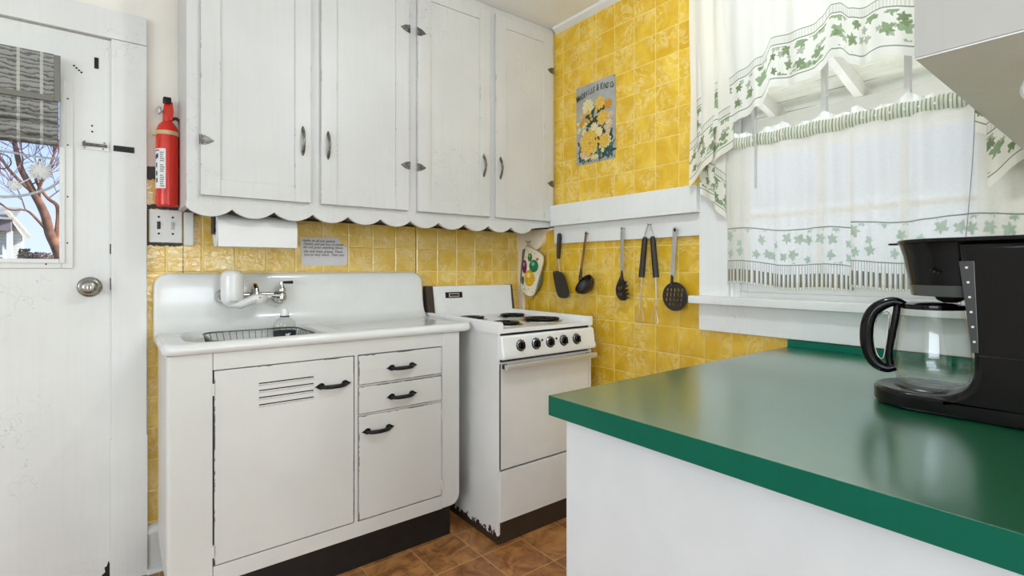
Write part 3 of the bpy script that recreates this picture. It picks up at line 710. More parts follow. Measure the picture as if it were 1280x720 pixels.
# ------------------------------------------------------------------ porcelain sink
def build_sink():
    X0, X1, Rp = -1.885, -.705, .055
    prof = [(-.002, 1.02), (-.002, 1.10), (-.002, 1.176), (-.006, 1.184), (-.014, 1.188), (-.028, 1.188), (-.038, 1.184), (-.044, 1.176), (-.047, 1.16), (-.050, 1.12), (-.053, 1.08), (-.057, 1.04), (-.063, 1.01), (-.072, .988), (-.086, .970), (-.104, .959), (-.125, .955)]
    y = -.125
    while y > -.495: y -= .008; prof.append((y, .955+.002*max(0, (-y-.40)/.09)))
    prof += [(-.508, .9585), (-.522, .961), (-.534, .960), (-.543, .955), (-.548, .946), (-.548, .936), (-.544, .927), (-.535, .922), (-.515, .921)]
    n = len(prof); nor = []
    for i in range(n):
        a = prof[max(0, i-1)]; b = prof[min(n-1, i+1)]; t = Vector((b[0]-a[0], b[1]-a[1])).normalized(); nor.append((-t[1], t[0]))   # inward
    xs = []; x = X0
    while x < X1-1e-6:
        xs.append(x); e = min(x-X0, X1-x); x += .002 if e < .014 else (.004 if e < .06 else .008)
    xs.append(X1)
    def sd(px, py, x0, x1, y0, y1, r):
        qx = abs(px-(x0+x1)/2)-(x1-x0)/2+r; qy = abs(py-(y0+y1)/2)-(y1-y0)/2+r
        return math.hypot(max(qx, 0), max(qy, 0))+min(max(qx, qy), 0)-r
    S = lambda t: t*t*(3-2*t)
    bm = bmesh.new(); cols = []
    for x in xs:
        dx = min(x-X0, X1-x)
        dp = Rp-math.sqrt(max(0, Rp*Rp-(Rp-dx)**2)) if dx < Rp else 0
        e = .012-math.sqrt(max(0, .012**2-(.012-dx)**2)) if dx < .012 else 0
        c = []
        for (py, pz), (ny, nz) in zip(prof, nor):
            qy, qz = py, pz
            if py < -.06 and pz < 1.0: qy += dp*S(min(1, max(0, (-.30-py)/.24)))
            if pz > 1.0: qz -= dp*S(min(1, max(0, (pz-1.03)/.15)))
            if py < -.12 and pz > .95:
                t = min(1, max(0, -sd(x, py, -1.815, -1.335, -.495, -.128, .09)/.055)); qz -= .165*S(t)
                t = min(1, max(0, -sd(x, py, -1.285, -.765, -.495, -.118, .05)/.03)); qz -= .006*S(t)*(.4+.6*min(1, (-.765-x)/.5))
            if py < -.003: qy += ny*e; qz += nz*e
            c.append(bm.verts.new((x, qy, qz)))
        cols.append(c)
    for A, B in zip(cols, cols[1:]):
        for i in range(n-1): bm.faces.new((A[i], B[i], B[i+1], A[i+1]))
    for c, x in ((cols[0], X0), (cols[-1], X1)):
        k = bm.verts.new((x, -.002, .921)); bm.faces.new(c+[k])
    bmesh.ops.recalc_face_normals(bm, faces=bm.faces[:])
    mb = MB(); mb.bm.free(); mb.bm = bm
    return mb
sink = thing('kitchen_sink', 'white porcelain drainboard sink with tall curved backsplash on the enamel cabinet', 'sink', (-1.295, -.27, .921))
build_sink().obj('basin', WSINK, sink, 50)
MB().lathe([(0, .7925), (.030, .7925), (.042, .794), (.044, .7915), (0, .7905)], 28, Matrix.Translation((-1.575, -.31, 0))).obj('drain', STEEL, sink)

# faucet and filter
fa = thing('wall_faucet', 'chrome wall mounted faucet with a single lever on the sink backsplash', 'faucet', (-1.54, -.06, 1.05))
m = MB()
m.cyl((-1.647, -.052, 1.090), (-1.647, -.072, 1.090), .031, 28, .006, .026); m.obj('escutcheon', CHROME, fa)
m = MB(); m.cyl((-1.424, -.052, 1.080), (-1.424, -.074, 1.080), .031, 28, .006, .026); m.obj('escutcheon', CHROME, fa)
m = MB(); m.tube([(-1.647, -.07, 1.091), (-1.647, -.085, 1.093), (-1.62, -.092, 1.096), (-1.45, -.092, 1.096), (-1.424, -.088, 1.092), (-1.424, -.07, 1.084)], .0088, 12)
m.tube([(-1.475, -.092, 1.092), (-1.44, -.094, 1.086), (-1.424, -.096, 1.088)], [.010, .015, .016], 12)
m.tube([(-1.535, -.092, 1.10), (-1.535, -.096, 1.122), (-1.535, -.112, 1.132), (-1.535, -.135, 1.118), (-1.535, -.142, 1.095)], [.013, .013, .0125, .012, .012], 12)
m.lathe([(0, 1.064), (.017, 1.064), (.020, 1.070), (.020, 1.092), (.015, 1.100), (.017, 1.106), (.017, 1.116), (.011, 1.124), (.008, 1.138), (0, 1.138)], 24, Matrix.Translation((-1.424, -.092, 0)))
m.obj('valve_body', CHROME, fa)
m = MB(); m.cyl((-1.424, -.092, 1.134), (-1.424, -.092, 1.150), .0088, 14, .002); m.obj('lever_hub', CHROME, fa)
m = MB(); m.tube([(-1.420, -.092, 1.1455), (-1.395, -.094, 1.1455), (-1.378, -.095, 1.146)], [.005, .0065, .007], 10); m.obj('lever', IRON, fa)
wf_ = thing('water_filter', 'white capsule shaped water filter clipped onto the faucet', 'water filter', (-1.62, -.13, 1.05))
m = MB(); m.lathe([(0, 1.050), (.014, 1.0515), (.027, 1.057), (.037, 1.068), (.0415, 1.083), (.0425, 1.10), (.0425, 1.170), (.040, 1.184), (.031, 1.195), (.016, 1.200), (0, 1.2005)], 36, Matrix.Translation((-1.625, -.138, 0))); m.obj('cartridge', plain('white_plastic', (230, 229, 226), .25, var=.02, coat=.2), wf_)
m = MB(); m.tube([(-1.640, -.150, 1.062), (-1.600, -.160, 1.058), (-1.565, -.155, 1.072), (-1.535, -.146, 1.082)], [.014, .018, .017, .019], 14, sx=1.0)
m.lathe([(0, 1.060), (.021, 1.060), (.025, 1.066), (.027, 1.074), (.030, 1.076), (.030, 1.094), (.020, 1.100), (0, 1.100)], 28, Matrix.Translation((-1.525, -.142, 0))); m.cyl((-1.50, -.142, 1.088), (-1.478, -.142, 1.086), .007, 12, .002); m.obj('spout_collar', plain('white_plastic_collar', (226, 225, 222), .3, var=.02), wf_)
m = MB(); m.prism([(-1.640, 1.0715), (-1.612, 1.0715), (-1.612, 1.076), (-1.640, 1.076)], 'y', -.1815, -.1795); m.obj('badge', plain('pale_grey_print', (176, 176, 176), .5), wf_)
m = MB(); m.cyl((-1.527, -.171, 1.086), (-1.527, -.1735, 1.086), .0028, 8); m.obj('indicator_light', IRON, wf_)

# wire rack standing in the bowl, and the soap bottle in it
dr = thing('dish_rack', 'grey wire dish rack standing in the left bowl of the sink', 'dish rack', (-1.555, -.31, .795))
WIRE = plain('dark_grey_wire', (96, 94, 90), .35, .8)
m = MB(); top = rrect(-1.735, -1.380, -.470, -.152, .055, 5); bot = rrect(-1.700, -1.415, -.435, -.187, .045, 5)
m.tube([(x, y, .951) for x, y in top], .0033, 8, True); m.tube([(x, y, .800) for x, y in bot], .003, 8, True); m.obj('rim', WIRE, dr)
m = MB(); nT = 52
def along(P, t):
    L_ = [math.dist(P[i], P[(i+1) % len(P)]) for i in range(len(P))]; s = t*sum(L_); i = 0
    while s > L_[i]: s -= L_[i]; i += 1
    a, b = P[i], P[(i+1) % len(P)]; k = s/L_[i]; return (a[0]+(b[0]-a[0])*k, a[1]+(b[1]-a[1])*k)
for k in range(nT):
    a, b = along(top, k/nT), along(bot, k/nT); m.tube([(*a, .951), (a[0]*.35+b[0]*.65, a[1]*.35+b[1]*.65, .84), (*b, .800)], .0014, 6)
for k in range(9):
    y = -.43+.029*k; m.tube([(-1.698, y, .800), (-1.417, y, .800)], .0014, 6)
m.obj('wire', WIRE, dr)
sbx, sby = -1.442, -.215
sbo = thing('soap_bottle', 'clear dish soap bottle with white cap and black label standing in the wire rack', 'soap bottle', (sbx, sby, .802))
m = MB(); m.lathe([(0, .803), (.036, .803), (.040, .810), (.041, .86), (.043, .93), (.045, .965), (.042, .982), (.030, .995), (.016, 1.003), (.014, 1.010), (0, 1.010)], 32, Matrix.Translation((sbx, sby, 0)), 1.0, .62); m.obj('bottle', CLEARP, sbo)
m = MB(); m.lathe([(0, 1.008), (.017, 1.008), (.0175, 1.022), (.015, 1.026), (.012, 1.038), (.006, 1.042), (0, 1.042)], 24, Matrix.Translation((sbx, sby, 0))); m.obj('cap', PAPER, sbo)
m = MB(); m.lathe([(.0165, 1.003), (.0185, 1.004), (.0185, 1.008), (.0165, 1.009)], 24, Matrix.Translation((sbx, sby, 0))); m.obj('neck_ring', IRON, sbo)
m = MB(); m.lathe([(.0405, .83), (.0418, .86), (.0438, .93), (.0448, .946), (.043, .946), (.041, .86), (.0405, .83)], 32, Matrix.Translation((sbx, sby, 0)), 1.0, .64); lo = m.obj('label', plain('black_label', (34, 38, 44), .4), sbo)
m = MB(); y = sby-.0293
m.prism([(sbx-.004, .930), (sbx+.004, .922), (sbx+.010, .926), (sbx+.018, .938), (sbx+.012, .935), (sbx+.008, .938), (sbx+.003, .933), (sbx-.002, .938)], 'y', y-.0006, y+.004); m.prism([(sbx-.004, .915), (sbx+.006, .918), (sbx+.002, .925), (sbx-.004, .928)], 'y', y-.0006, y+.004); m.obj('bird_print', PAPER, lo)
# ------------------------------------------------------------------ electric stove
SX0, SX1, SYF, SYB = -.690, -.108, -.708, -.020
st = thing('electric_stove', 'white four-burner electric stove with rusted foot beside the sink cabinet', 'stove', (-.40, -.36, 0))
m = MB()
m.box(SX0, SX0+.012, SYF, SYB, .030, .925, b=.004); m.box(SX1-.012, SX1, SYF, SYB, .030, .925, b=.004)
m.box(SX0+.012, SX1-.012, SYB-.012, SYB, .03, .925)
m.obj('side_panel', STOVE_SIDE, st)
m = MB(); m.box(SX0+.012, SX1-.012, SYF+.012, SYB-.012, .05, .92); m.obj('carcass', DARKGAP, st)
m = MB(); m.box(SX0+.004, SX1-.004, SYF+.004, SYF+.02, .0015, .096); m.box(SX0+.004, SX0+.02, SYF+.02, SYB, .0015, .05); m.box(SX1-.02, SX1-.004, SYF+.02, SYB, .0015, .05); m.obj('base', BROWN, st)
# cooktop: raised lip on three sides and a lower hob
m = MB(); zt, zl = .941, .967
m.box(SX0-.002, SX1+.002, SYF-.006, SYB, .9215, zt, b=.004)
m.prism([(SX0-.003, .922), (SX0-.003, .967), (SX0-.001, zl+.005), (SX0+.018, zl+.005), (SX0+.024, .961), (SX0+.024, zt-.002), (SX0+.024, .922)], 'y', SYF-.0068, SYB+.0005, .0008, 1)
m.prism([(SX1+.003, .922), (SX1+.003, .962), (SX1+.001, zl), (SX1-.016, zl), (SX1-.022, .958), (SX1-.024, zt-.002), (SX1-.024, .922)], 'y', SYF-.0068, SYB+.0005, .0008, 1)
m.obj('cooktop', WSTOVE, st)
m = MB(); z0, z1 = .940, 1.109
m.prism([(SYB, z0), (-.075, z0), (-.066, .985), (-.050, z1), (-.040, z1+.002), (SYB, z1+.002)], 'x', SX0+.042, SX1-.006, .002)
bg = m.obj('backguard', WSTOVE, st)
for a, b in ((SX0-.001, SX0+.042), (SX1-.007, SX1+.004)):
    MB().prism([(SYB, .966), (-.080, .966), (-.054, z1+.001), (-.040, z1+.003), (SYB, z1+.003)], 'x', a, b, .003).obj('end_cap', BROWN, bg)
yb = lambda z: -.066+(z-.985)/(z1-.985)*.016
def bgq(x0, x1, z0_, z1_, d, nm, mt, par):
    m = MB(); m.prism([(yb(z0_)-d, z0_), (yb(z1_)-d, z1_), (yb(z1_)+.004, z1_), (yb(z0_)+.004, z0_)], 'x', x0, x1, .0006, 1); return m.obj(nm, mt, par)
bd = bgq(-.572, -.464, 1.0445, 1.0765, .003, 'badge', IRON, bg)
bgq(-.550, -.484, 1.0495, 1.0705, .004, 'badge_plate', STEEL, bd); bgq(-.546, -.488, 1.0555, 1.0645, .0045, 'badge_lettering', IRON, bd)
# burners
COIL = plain('burner_coil', (30, 29, 29), .4, .5, var=.2); PAN = plain('drip_pan', (40, 39, 38), .3, .8); TRIMR = plain('chrome_trim_ring', (190, 190, 188), .15, 1.0)
def burner(x, y, r, turns):
    m = MB(); m.lathe([(r-.012, zt+.001), (r, zt+.004), (r+.004, zt+.003), (r+.006, zt)], 48, Matrix.Translation((x, y, 0))); o = m.obj('burner', TRIMR, st)
    m = MB(); m.lathe([(0, zt+.0008), (r*.5, zt+.0008), (r-.012, zt+.0012)], 40, Matrix.Translation((x, y, 0))); m.obj('drip_pan', PAN, o)
    m = MB(); pts = []; n = turns*36
    for i in range(n+1):
        t = i/n; q = .020+(r-.016-.020)*t; a = 2*PI*turns*t; pts.append((x+q*math.cos(a), y+q*math.sin(a), zt+.010))
    pts += [(pts[-1][0], pts[-1][1]+.01, zt+.008)]
    m.tube(pts, .0052, 8); m.lathe([(0, zt+.012), (.015, zt+.012), (.017, zt+.008)], 20, Matrix.Translation((x, y, 0)))
    for k in range(3):
        a = 2*PI*k/3+.5; m.box(-.001, .001, 0, r-.01, zt+.002, zt+.007, M=Matrix.Translation((x, y, 0)) @ Matrix.Rotation(a, 4, 'Z'))
    m.obj('coil', COIL, o)
burner(-.530, -.250, .082, 4); burner(-.262, -.255, .082, 4); burner(-.540, -.560, .082, 4); burner(-.278, -.520, .106, 5)
# control panel
m = MB(); cp = [(SYF+.01, .912), (SYF-.014, .912), (SYF-.022, .905), (SYF-.030, .850), (SYF-.038, .826), (SYF-.034, .813), (SYF-.022, .808), (SYF+.01, .808)]
m.prism(cp, 'x', SX0+.002, SX1-.002, .008, 3)
cpo = m.obj('control_panel', WSTOVE, st)
KNOBR = plain('dark_chrome_ring', (138, 137, 134), .25, .9)
def knob(x, z=.866):
    y = SYF-.0275; q = Matrix.Translation((x, y, z)) @ Matrix.Rotation(PI/2-.14, 4, 'X')
    m = MB(); m.lathe([(0, 0), (.0235, 0), (.024, .004), (.0205, .007), (.019, .0075), (0, .0075)], 32, q); o = m.obj('knob', KNOBR, cpo)
    m = MB(); m.lathe([(.0232, 0), (.0262, 0), (.0262, .002), (.0245, .0035), (.0232, .002), (.0232, 0)], 32, q); m.obj('bezel', IRON, o)
    m = MB(); m.lathe([(0, .007), (.0165, .007), (.0165, .014), (.0145, .016), (0, .016)], 28, q); m.box(-.0055, .0055, -.0150, .0150, .014, .026, b=.002, M=q); m.obj('grip', BLACK, o)
    m = MB()
    for a, r in ((50, .0285), (90, .0295), (120, .028)): m.cyl(q @ Vector((r*math.cos(math.radians(a)), r*math.sin(math.radians(a)), .0)), q @ Vector((r*math.cos(math.radians(a)), r*math.sin(math.radians(a)), .0006)), .0016, 6)
    m.obj('dial_mark', IRON, o)
for x in (-.586, -.497, -.411, -.325, -.240): knob(x)
for x in (-.459, -.371):
    MB().cyl((x, SYF-.022, .879), (x, SYF-.0285, .879), .0052, 14, .001).obj('indicator_light', IRON, cpo)
# oven door, handle and drawer
od = MB().box(SX0+.008, SX1-.022, SYF-.004, SYF+.014, .3265, .7965, b=.004).obj('oven_door', WSTOVE, st)
m = MB(); m.box(SX0+.0065, SX0+.0165, SYF-.0035, SYF+.01, .33, .79); m.obj('door_seal', DARKGAP, od)
m = MB(); m.prism([(SYF-.030, .764), (SYF-.052, .768), (SYF-.055, .785), (SYF-.051, .792), (SYF-.028, .790)], 'x', SX0+.012, SX1-.012, .003); m.obj('handle', plain('satin_aluminium', (214, 214, 212), .42, .55, var=.02), od)
for x in (SX0+.018, SX1-.045): MB().box(x, x+.022, SYF-.034, SYF-.003, .768, .788, b=.002).obj('handle_post', BROWN, od)
MB().box(SX0+.008, SX1-.022, SYF-.003, SYF+.014, .0965, .3185, b=.004).obj('storage_drawer', WSTOVE, st)
m = MB(); m.box(SX1-.019, SX1-.001, SYF-.001, SYF+.01, .05, .80, b=.002); m.obj('front_stile', WSTOVE, st)

# ------------------------------------------------------------------ window wall: board, utensils, mitt, poster
ub = thing('utensil_board', 'long white painted board with hooks below the ledge rail', 'hanging board', (-.01, -.79, 1.349))
bx('board', W, ub, -.017, -.0005, -1.2555, -.332, 1.349, 1.4478, b=.002)
hm = MB()
HOOKS = ((-.398, 1.392), (-.603, 1.388), (-.846, 1.40), (-1.006, 1.408), (-1.147, 1.374))
for y, z in HOOKS:
    hm = MB(); hm.tube([(-.017, y, z+.006), (-.030, y, z+.004), (-.040, y, z+.002), (-.044, y, z+.008)], .0017, 8); hm.obj('hook', IRON, ub)
def cut_holes(o, cutter):
    c = cutter.obj('cutter', IRON); md = o.modifiers.new('b', 'BOOLEAN'); md.object = c; md.operation = 'DIFFERENCE'; md.solver = 'EXACT'
    dg = bpy.context.evaluated_depsgraph_get(); dg.update(); me = bpy.data.meshes.new_from_object(o.evaluated_get(dg))
    o.modifiers.clear(); old_ = o.data; o.data = me; bpy.data.meshes.remove(old_); me.name = o.name
    cm = c.data; bpy.data.objects.remove(c); bpy.data.meshes.remove(cm)
XU = -.036
# spatula
ut = 'utensils hanging from the white board'
sp_ = thing('spatula', 'black slotless turner spatula hanging leftmost on the board, nearest the potholder', 'spatula', (XU, -.40, 1.04), ut)
m = MB(); pts = smooth_poly([(-.346, 1.190), (-.373, 1.1935), (-.402, 1.191), (-.432, 1.172), (-.452, 1.138), (-.470, 1.092), (-.475, 1.064), (-.466, 1.048), (-.440, 1.042), (-.405, 1.044), (-.386, 1.056), (-.371, 1.085), (-.352, 1.145)], 4)
m.prism(pts, 'x', XU-.002, XU+.002, .001); m.obj('blade', BLACKM, sp_)
m = MB(); m.tube([(XU, -.391, 1.262), (XU, -.384, 1.245), (XU, -.362, 1.205), (XU, -.360, 1.186)], .0026, 8); m.tube([(XU, -.391, 1.262), (XU, -.392, 1.245), (XU, -.398, 1.205), (XU, -.400, 1.186)], .0026, 8); m.obj('wire_neck', STEEL, sp_)
m = MB(); m.tube([(XU, -.3905, 1.262), (XU, -.391, 1.28), (XU, -.394, 1.33), (XU, -.398, 1.375), (XU, -.398, 1.398), (XU, -.398, 1.406)], [.012, .0145, .0162, .0172, .0160, .008], 14, sx=.55); m.obj('handle', BLACKM, sp_)
m = MB(); m.cyl((XU-.0090, -.398, 1.394), (XU-.0065, -.398, 1.394), .0045, 12); m.obj('hanging_hole', STEEL, sp_)
# ladle
BRONZE = plain('bronze_tinted_steel', (160, 132, 100), .3, 1.0)
la = thing('ladle', 'black bowled ladle with bronze handle hanging second on the board', 'ladle', (XU, -.60, 1.08), ut)
def flat_bar(mb, p, q, w, t=.0022):
    p, q = Vector(p), Vector(q); d = (q-p); L_ = d.length; a = math.atan2(d.y, d.z)
    M = Matrix.Translation((p+q)/2) @ Matrix.Rotation(-a, 4, 'X')
    mb.box(-t/2, t/2, -w/2, w/2, -L_/2, L_/2, b=min(.0009, t*.4), M=M)
m = MB(); flat_bar(m, (XU, -.568, 1.195), (XU, -.603, 1.388), .0165); m.prism([(-.603+.0085*math.cos(a), 1.392+.012*math.sin(a)) for a in [2*PI*i/20 for i in range(20)]], 'x', XU-.0012, XU+.0012, .0006, 1); m.obj('handle', BRONZE, la)
m = MB(); m.tube([(XU, -.567, 1.206), (XU, -.566, 1.185), (XU-.002, -.563, 1.165), (XU-.004, -.570, 1.145)], [.0055, .0075, .0095, .012], 10)
bmL = MB(); c = Vector((XU-.018, -.600, 1.128)); tilt = Matrix.Rotation(math.radians(-20), 4, 'X') @ Matrix.Rotation(math.radians(-50), 4, 'Y')
prof = [(.059*math.cos(a), -.052*math.sin(a)) for a in [PI/2*i/10 for i in range(10, -1, -1)]]
prof = prof+[(.0575, .001)]+[(.0565*math.cos(a), -.0495*math.sin(a)) for a in [PI/2*i/10 for i in range(0, 11)]]
m.lathe([(max(r, 0), z) for r, z in prof], 32, Matrix.Translation(c) @ tilt); m.obj('bowl', BLACKM, la)
# pasta fork
pf = thing('pasta_fork', 'black toothed pasta fork with steel handle hanging in the middle of the board', 'pasta server', (XU, -.85, 1.05), ut)
m = MB(); flat_bar(m, (XU, -.8465, 1.19), (XU, -.8475, 1.398), .020); m.prism([(-.8475+.0105*math.cos(a), 1.400+.011*math.sin(a)) for a in [2*PI*i/20 for i in range(20)]], 'x', XU-.0013, XU+.0013, .0006, 1)
m.tube([(XU-.002, -.8475+.0035*math.cos(a), 1.392+.013*math.sin(a)) for a in [2*PI*i/16 for i in range(16)]], .0014, 6, True); m.obj('handle', STEEL, pf)
m = MB(); m.tube([(XU, -.846, 1.198), (XU, -.846, 1.175), (XU, -.846, 1.155)], [.006, .0085, .012], 10, sx=.6)
bowl = smooth_poly([(-.838, 1.168), (-.816, 1.132), (-.808, 1.103), (-.815, 1.073), (-.834, 1.052), (-.862, 1.050), (-.876, 1.060), (-.872, 1.085), (-.866, 1.110), (-.870, 1.130), (-.866, 1.142), (-.855, 1.158)], 5)
m.prism(bowl, 'x', XU-.003, XU+.002, .0014)
for k, (z, y1, z1) in enumerate(((1.136, -.887, 1.142), (1.118, -.892, 1.124), (1.099, -.897, 1.104), (1.082, -.900, 1.086), (1.066, -.898, 1.066))):
    m.tube([(XU-.001, -.862, z), (XU-.008, y1+.016, (z+z1)/2), (XU-.020, y1-.004, z1)], [.0065, .0058, .0042], 8)
pfh = m.obj('head', BLACKM, pf)
ct = MB()
for y, z, w, h in ((-.826, 1.110, .003, .008), (-.844, 1.114, .0035, .012), (-.828, 1.082, .003, .008), (-.844, 1.082, .003, .012)): ct.box(XU-.02, XU+.02, y-w, y+w, z-h/1.4, z+h/1.4)
cut_holes(pfh, ct)
# tongs
tg = thing('tongs', 'steel wire tongs with two black grips hanging on the board', 'tongs', (XU, -1.0, .95), ut)
m = MB()
loop = smooth_poly([(-.978, 1.350), (-.990, 1.385), (-1.002, 1.408), (-1.014, 1.408), (-1.024, 1.388), (-1.032, 1.350)], 5, False)
m.tube([(XU, a, b) for a, b in loop], .0028, 8); m.obj('spring_loop', STEEL, tg)
for y0, y1, y2, yc, ye in ((-.966, -.962, -.953, -.942, -.978), (-1.045, -1.046, -1.053, -1.022, -1.057)):
    m = MB(); m.tube([(XU, y0, 1.17), (XU, y1, 1.10), (XU, y2, 1.035), (XU, (yc+ye)/2+.004, 1.020), (XU, yc, .956), (XU-.004, yc-.008, .951), (XU-.004, ye+.004, .954), (XU, ye, .962), (XU, (yc+ye)/2-.004, 1.018)], .0021, 8); m.obj('wire_arm', STEEL, tg)
for (a, b), (c_, d) in (((-.985, 1.356), (-.964, 1.166)), ((-1.027, 1.356), (-1.047, 1.166))):
    m = MB(); P = [Vector((XU, a+(c_-a)*t, b+(d-b)*t)) for t in (0, .06, .3, .7, 1)]; m.tube(P, [.008, .0125, .0135, .0138, .0145], 14); m.obj('grip', BLACKM, tg)
# skimmer
sk_ = thing('skimmer', 'black perforated skimmer with steel handle hanging rightmost on the board beside the window casing', 'skimmer', (XU, -1.15, 1.02), ut)
m = MB(); flat_bar(m, (XU, -1.1325, 1.17), (XU, -1.147, 1.372), .023); m.prism([(-1.147+.0125*math.cos(a), 1.378+.0145*math.sin(a)) for a in [2*PI*i/20 for i in range(20)]], 'x', XU-.0013, XU+.0013, .0006, 1); m.obj('handle', STEEL, sk_)
m = MB(); m.prism([(-1.147+.0048*math.cos(a), 1.378+.008*math.sin(a)) for a in [2*PI*i/14 for i in range(14)]], 'x', XU-.0020, XU-.0013); m.obj('hanging_hole', IRON, sk_)
m = MB(); m.tube([(XU, -1.132, 1.178), (XU, -1.131, 1.15), (XU, -1.130, 1.128)], [.008, .0095, .013], 10, sx=.5)
# pierced disc: slots are real holes left between strips
cyx, czx, RA, RB = -1.147, 1.082, .062, .062
def disc_half(z):
    t = (z-czx)/RB; return RA*math.sqrt(max(0, 1-t*t))
rows = [(1.118, 1.105), (1.098, 1.081), (1.074, 1.060), (1.053, 1.042)]
zs = sorted({czx+RB*math.sin(a) for a in [PI*(i/40-.5) for i in range(41)]} | {v for r in rows for v in r})
def slots(z):
    for i, (a, b) in enumerate(rows):
        if b < z < a: return [cyx+(j-2+(.15*i))*.0185 for j in range(5)]
    return []
sl = Matrix.Rotation(0, 4, 'X')
for za, zb in zip(zs, zs[1:]):
    if zb-za < 1e-5: continue
    zm = (za+zb)/2; ha, hb = disc_half(za), disc_half(zb); cuts = [c for c in slots(zm) if abs(c-cyx) < disc_half(zm)-.009]
    L0 = lambda z, h: cyx-h; edges = [None]+cuts+[None]
    for i in range(len(edges)-1):
        la_ = (cyx-ha, cyx-hb) if edges[i] is None else (edges[i]+.0035,)*2
        rb_ = (cyx+ha, cyx+hb) if edges[i+1] is None else (edges[i+1]-.0035,)*2
        P = [(la_[0], za), (rb_[0], za), (rb_[1], zb), (la_[1], zb)]
        if abs(P[0][0]-P[1][0]) < 1e-5: P = [P[0]]+P[2:]
        elif abs(P[2][0]-P[3][0]) < 1e-5: P = P[:3]
        m.prism(P, 'x', XU-.0022, XU+.0012)
m.tube([(XU-.001, cyx+RA*math.cos(a), czx+RB*math.sin(a)) for a in [2*PI*i/40 for i in range(40)]], .0026, 8, True)
m.obj('disc', BLACKM, sk_)

# potholder mitt on the bracket
ov = thing('oven_mitt', 'cream quilted oven mitt printed with bright fruit hanging from the corner bracket', 'oven mitt', (-.04, -.15, 1.04))
mp = smooth_poly([(-.118, 1.343), (-.179, 1.323), (-.247, 1.294), (-.268, 1.268), (-.264, 1.236), (-.228, 1.150), (-.196, 1.072), (-.168, 1.043), (-.128, 1.044), (-.082, 1.066), (-.060, 1.088), (-.066, 1.131), (-.082, 1.200), (-.103, 1.300)], 3)
m = MB(); m.prism(mp, 'x', -.048, -.034, .006, 3); om = m.obj('printed_front', plain('cream_quilted_cotton', (247, 236, 208), .85, bump=.2, bscale=120), ov)
m = MB(); m.tube([(-.041, a, b) for a, b in mp], .0045, 8, True); m.obj('binding', plain('tan_binding', (196, 176, 140), .85), ov)
m = MB(); m.prism(smooth_poly([(-.098, 1.326), (-.062, 1.318), (-.052, 1.25), (-.044, 1.19), (-.040, 1.12), (-.060, 1.075), (-.15, 1.05), (-.22, 1.10), (-.24, 1.18), (-.2, 1.28)], 3), 'x', -.033, -.024, .004); m.obj('grey_back', plain('grey_teal_cotton', (110, 124, 120), .85), ov)
def el(c, a, b, rot=0, n=24): return [(c[0]+a*math.cos(t)*math.cos(rot)-b*math.sin(t)*math.sin(rot), c[1]+a*math.cos(t)*math.sin(rot)+b*math.sin(t)*math.cos(rot)) for t in [2*PI*i/n for i in range(n)]]
for c, a, b, rgb in (((-.190, 1.222), .041, .037, (26, 128, 82)), ((-.155, 1.274), .020, .024, (60, 126, 48)), ((-.104, 1.219), .021, .041, (126, 24, 84)), ((-.150, 1.150), .047, .049, (238, 182, 24)), ((-.086, 1.136), .014, .026, (90, 110, 104)), ((-.222, 1.262), .012, .008, (196, 120, 90))):
    m = MB(); m.prism(el(c, a, b), 'x', -.0493, -.0478); fo = m.obj('fruit_print', plain('print_%d_%d_%d' % rgb, rgb, .8, var=.12, nscale=60), om)
    if a > .018:
        m = MB(); m.prism(el((c[0]+a*.15, c[1]+b*.35), a*.38, b*.3), 'x', -.0498, -.0492); m.obj('print_highlight', plain('pale_print_%d_%d_%d' % rgb, tuple(int(v*.5+125) for v in rgb), .8), fo)
m = MB(); q = random.Random(5)
for i in range(46):
    a, b = q.uniform(-.255, -.07), q.uniform(1.05, 1.32)
    inside = sum(((mp[j][1] > b) != (mp[j-1][1] > b)) and (a < (mp[j-1][0]-mp[j][0])*(b-mp[j][1])/(mp[j-1][1]-mp[j][1])+mp[j][0]) for j in range(len(mp))) % 2
    if inside and min(abs(a-p[0])+abs(b-p[1]) for p in mp) > .012: m.prism(el((a, b), .0035, .0025, q.uniform(0, 3), 8), 'x', -.0486, -.0478)
m.obj('speckle_print', plain('brown_print', (132, 84, 50), .8), om)
m = MB(); m.tube([(-.041, -.120, 1.342), (-.040, -.124, 1.362), (-.038, -.135, 1.368), (-.036, -.142, 1.358), (-.038, -.132, 1.340)], .0022, 8); m.obj('hanging_loop', plain('tan_loop', (190, 170, 134), .8), ov)
m = MB(); m.tube([(-.026, -.135, 1.374), (-.040, -.133, 1.368), (-.046, -.130, 1.362), (-.047, -.124, 1.372), (-.045, -.108, 1.374)], .002, 8)
hk = tag(m.obj('bracket_hook', IRON), 'small black hook on the cream corner bracket holding the oven mitt', 'hook')

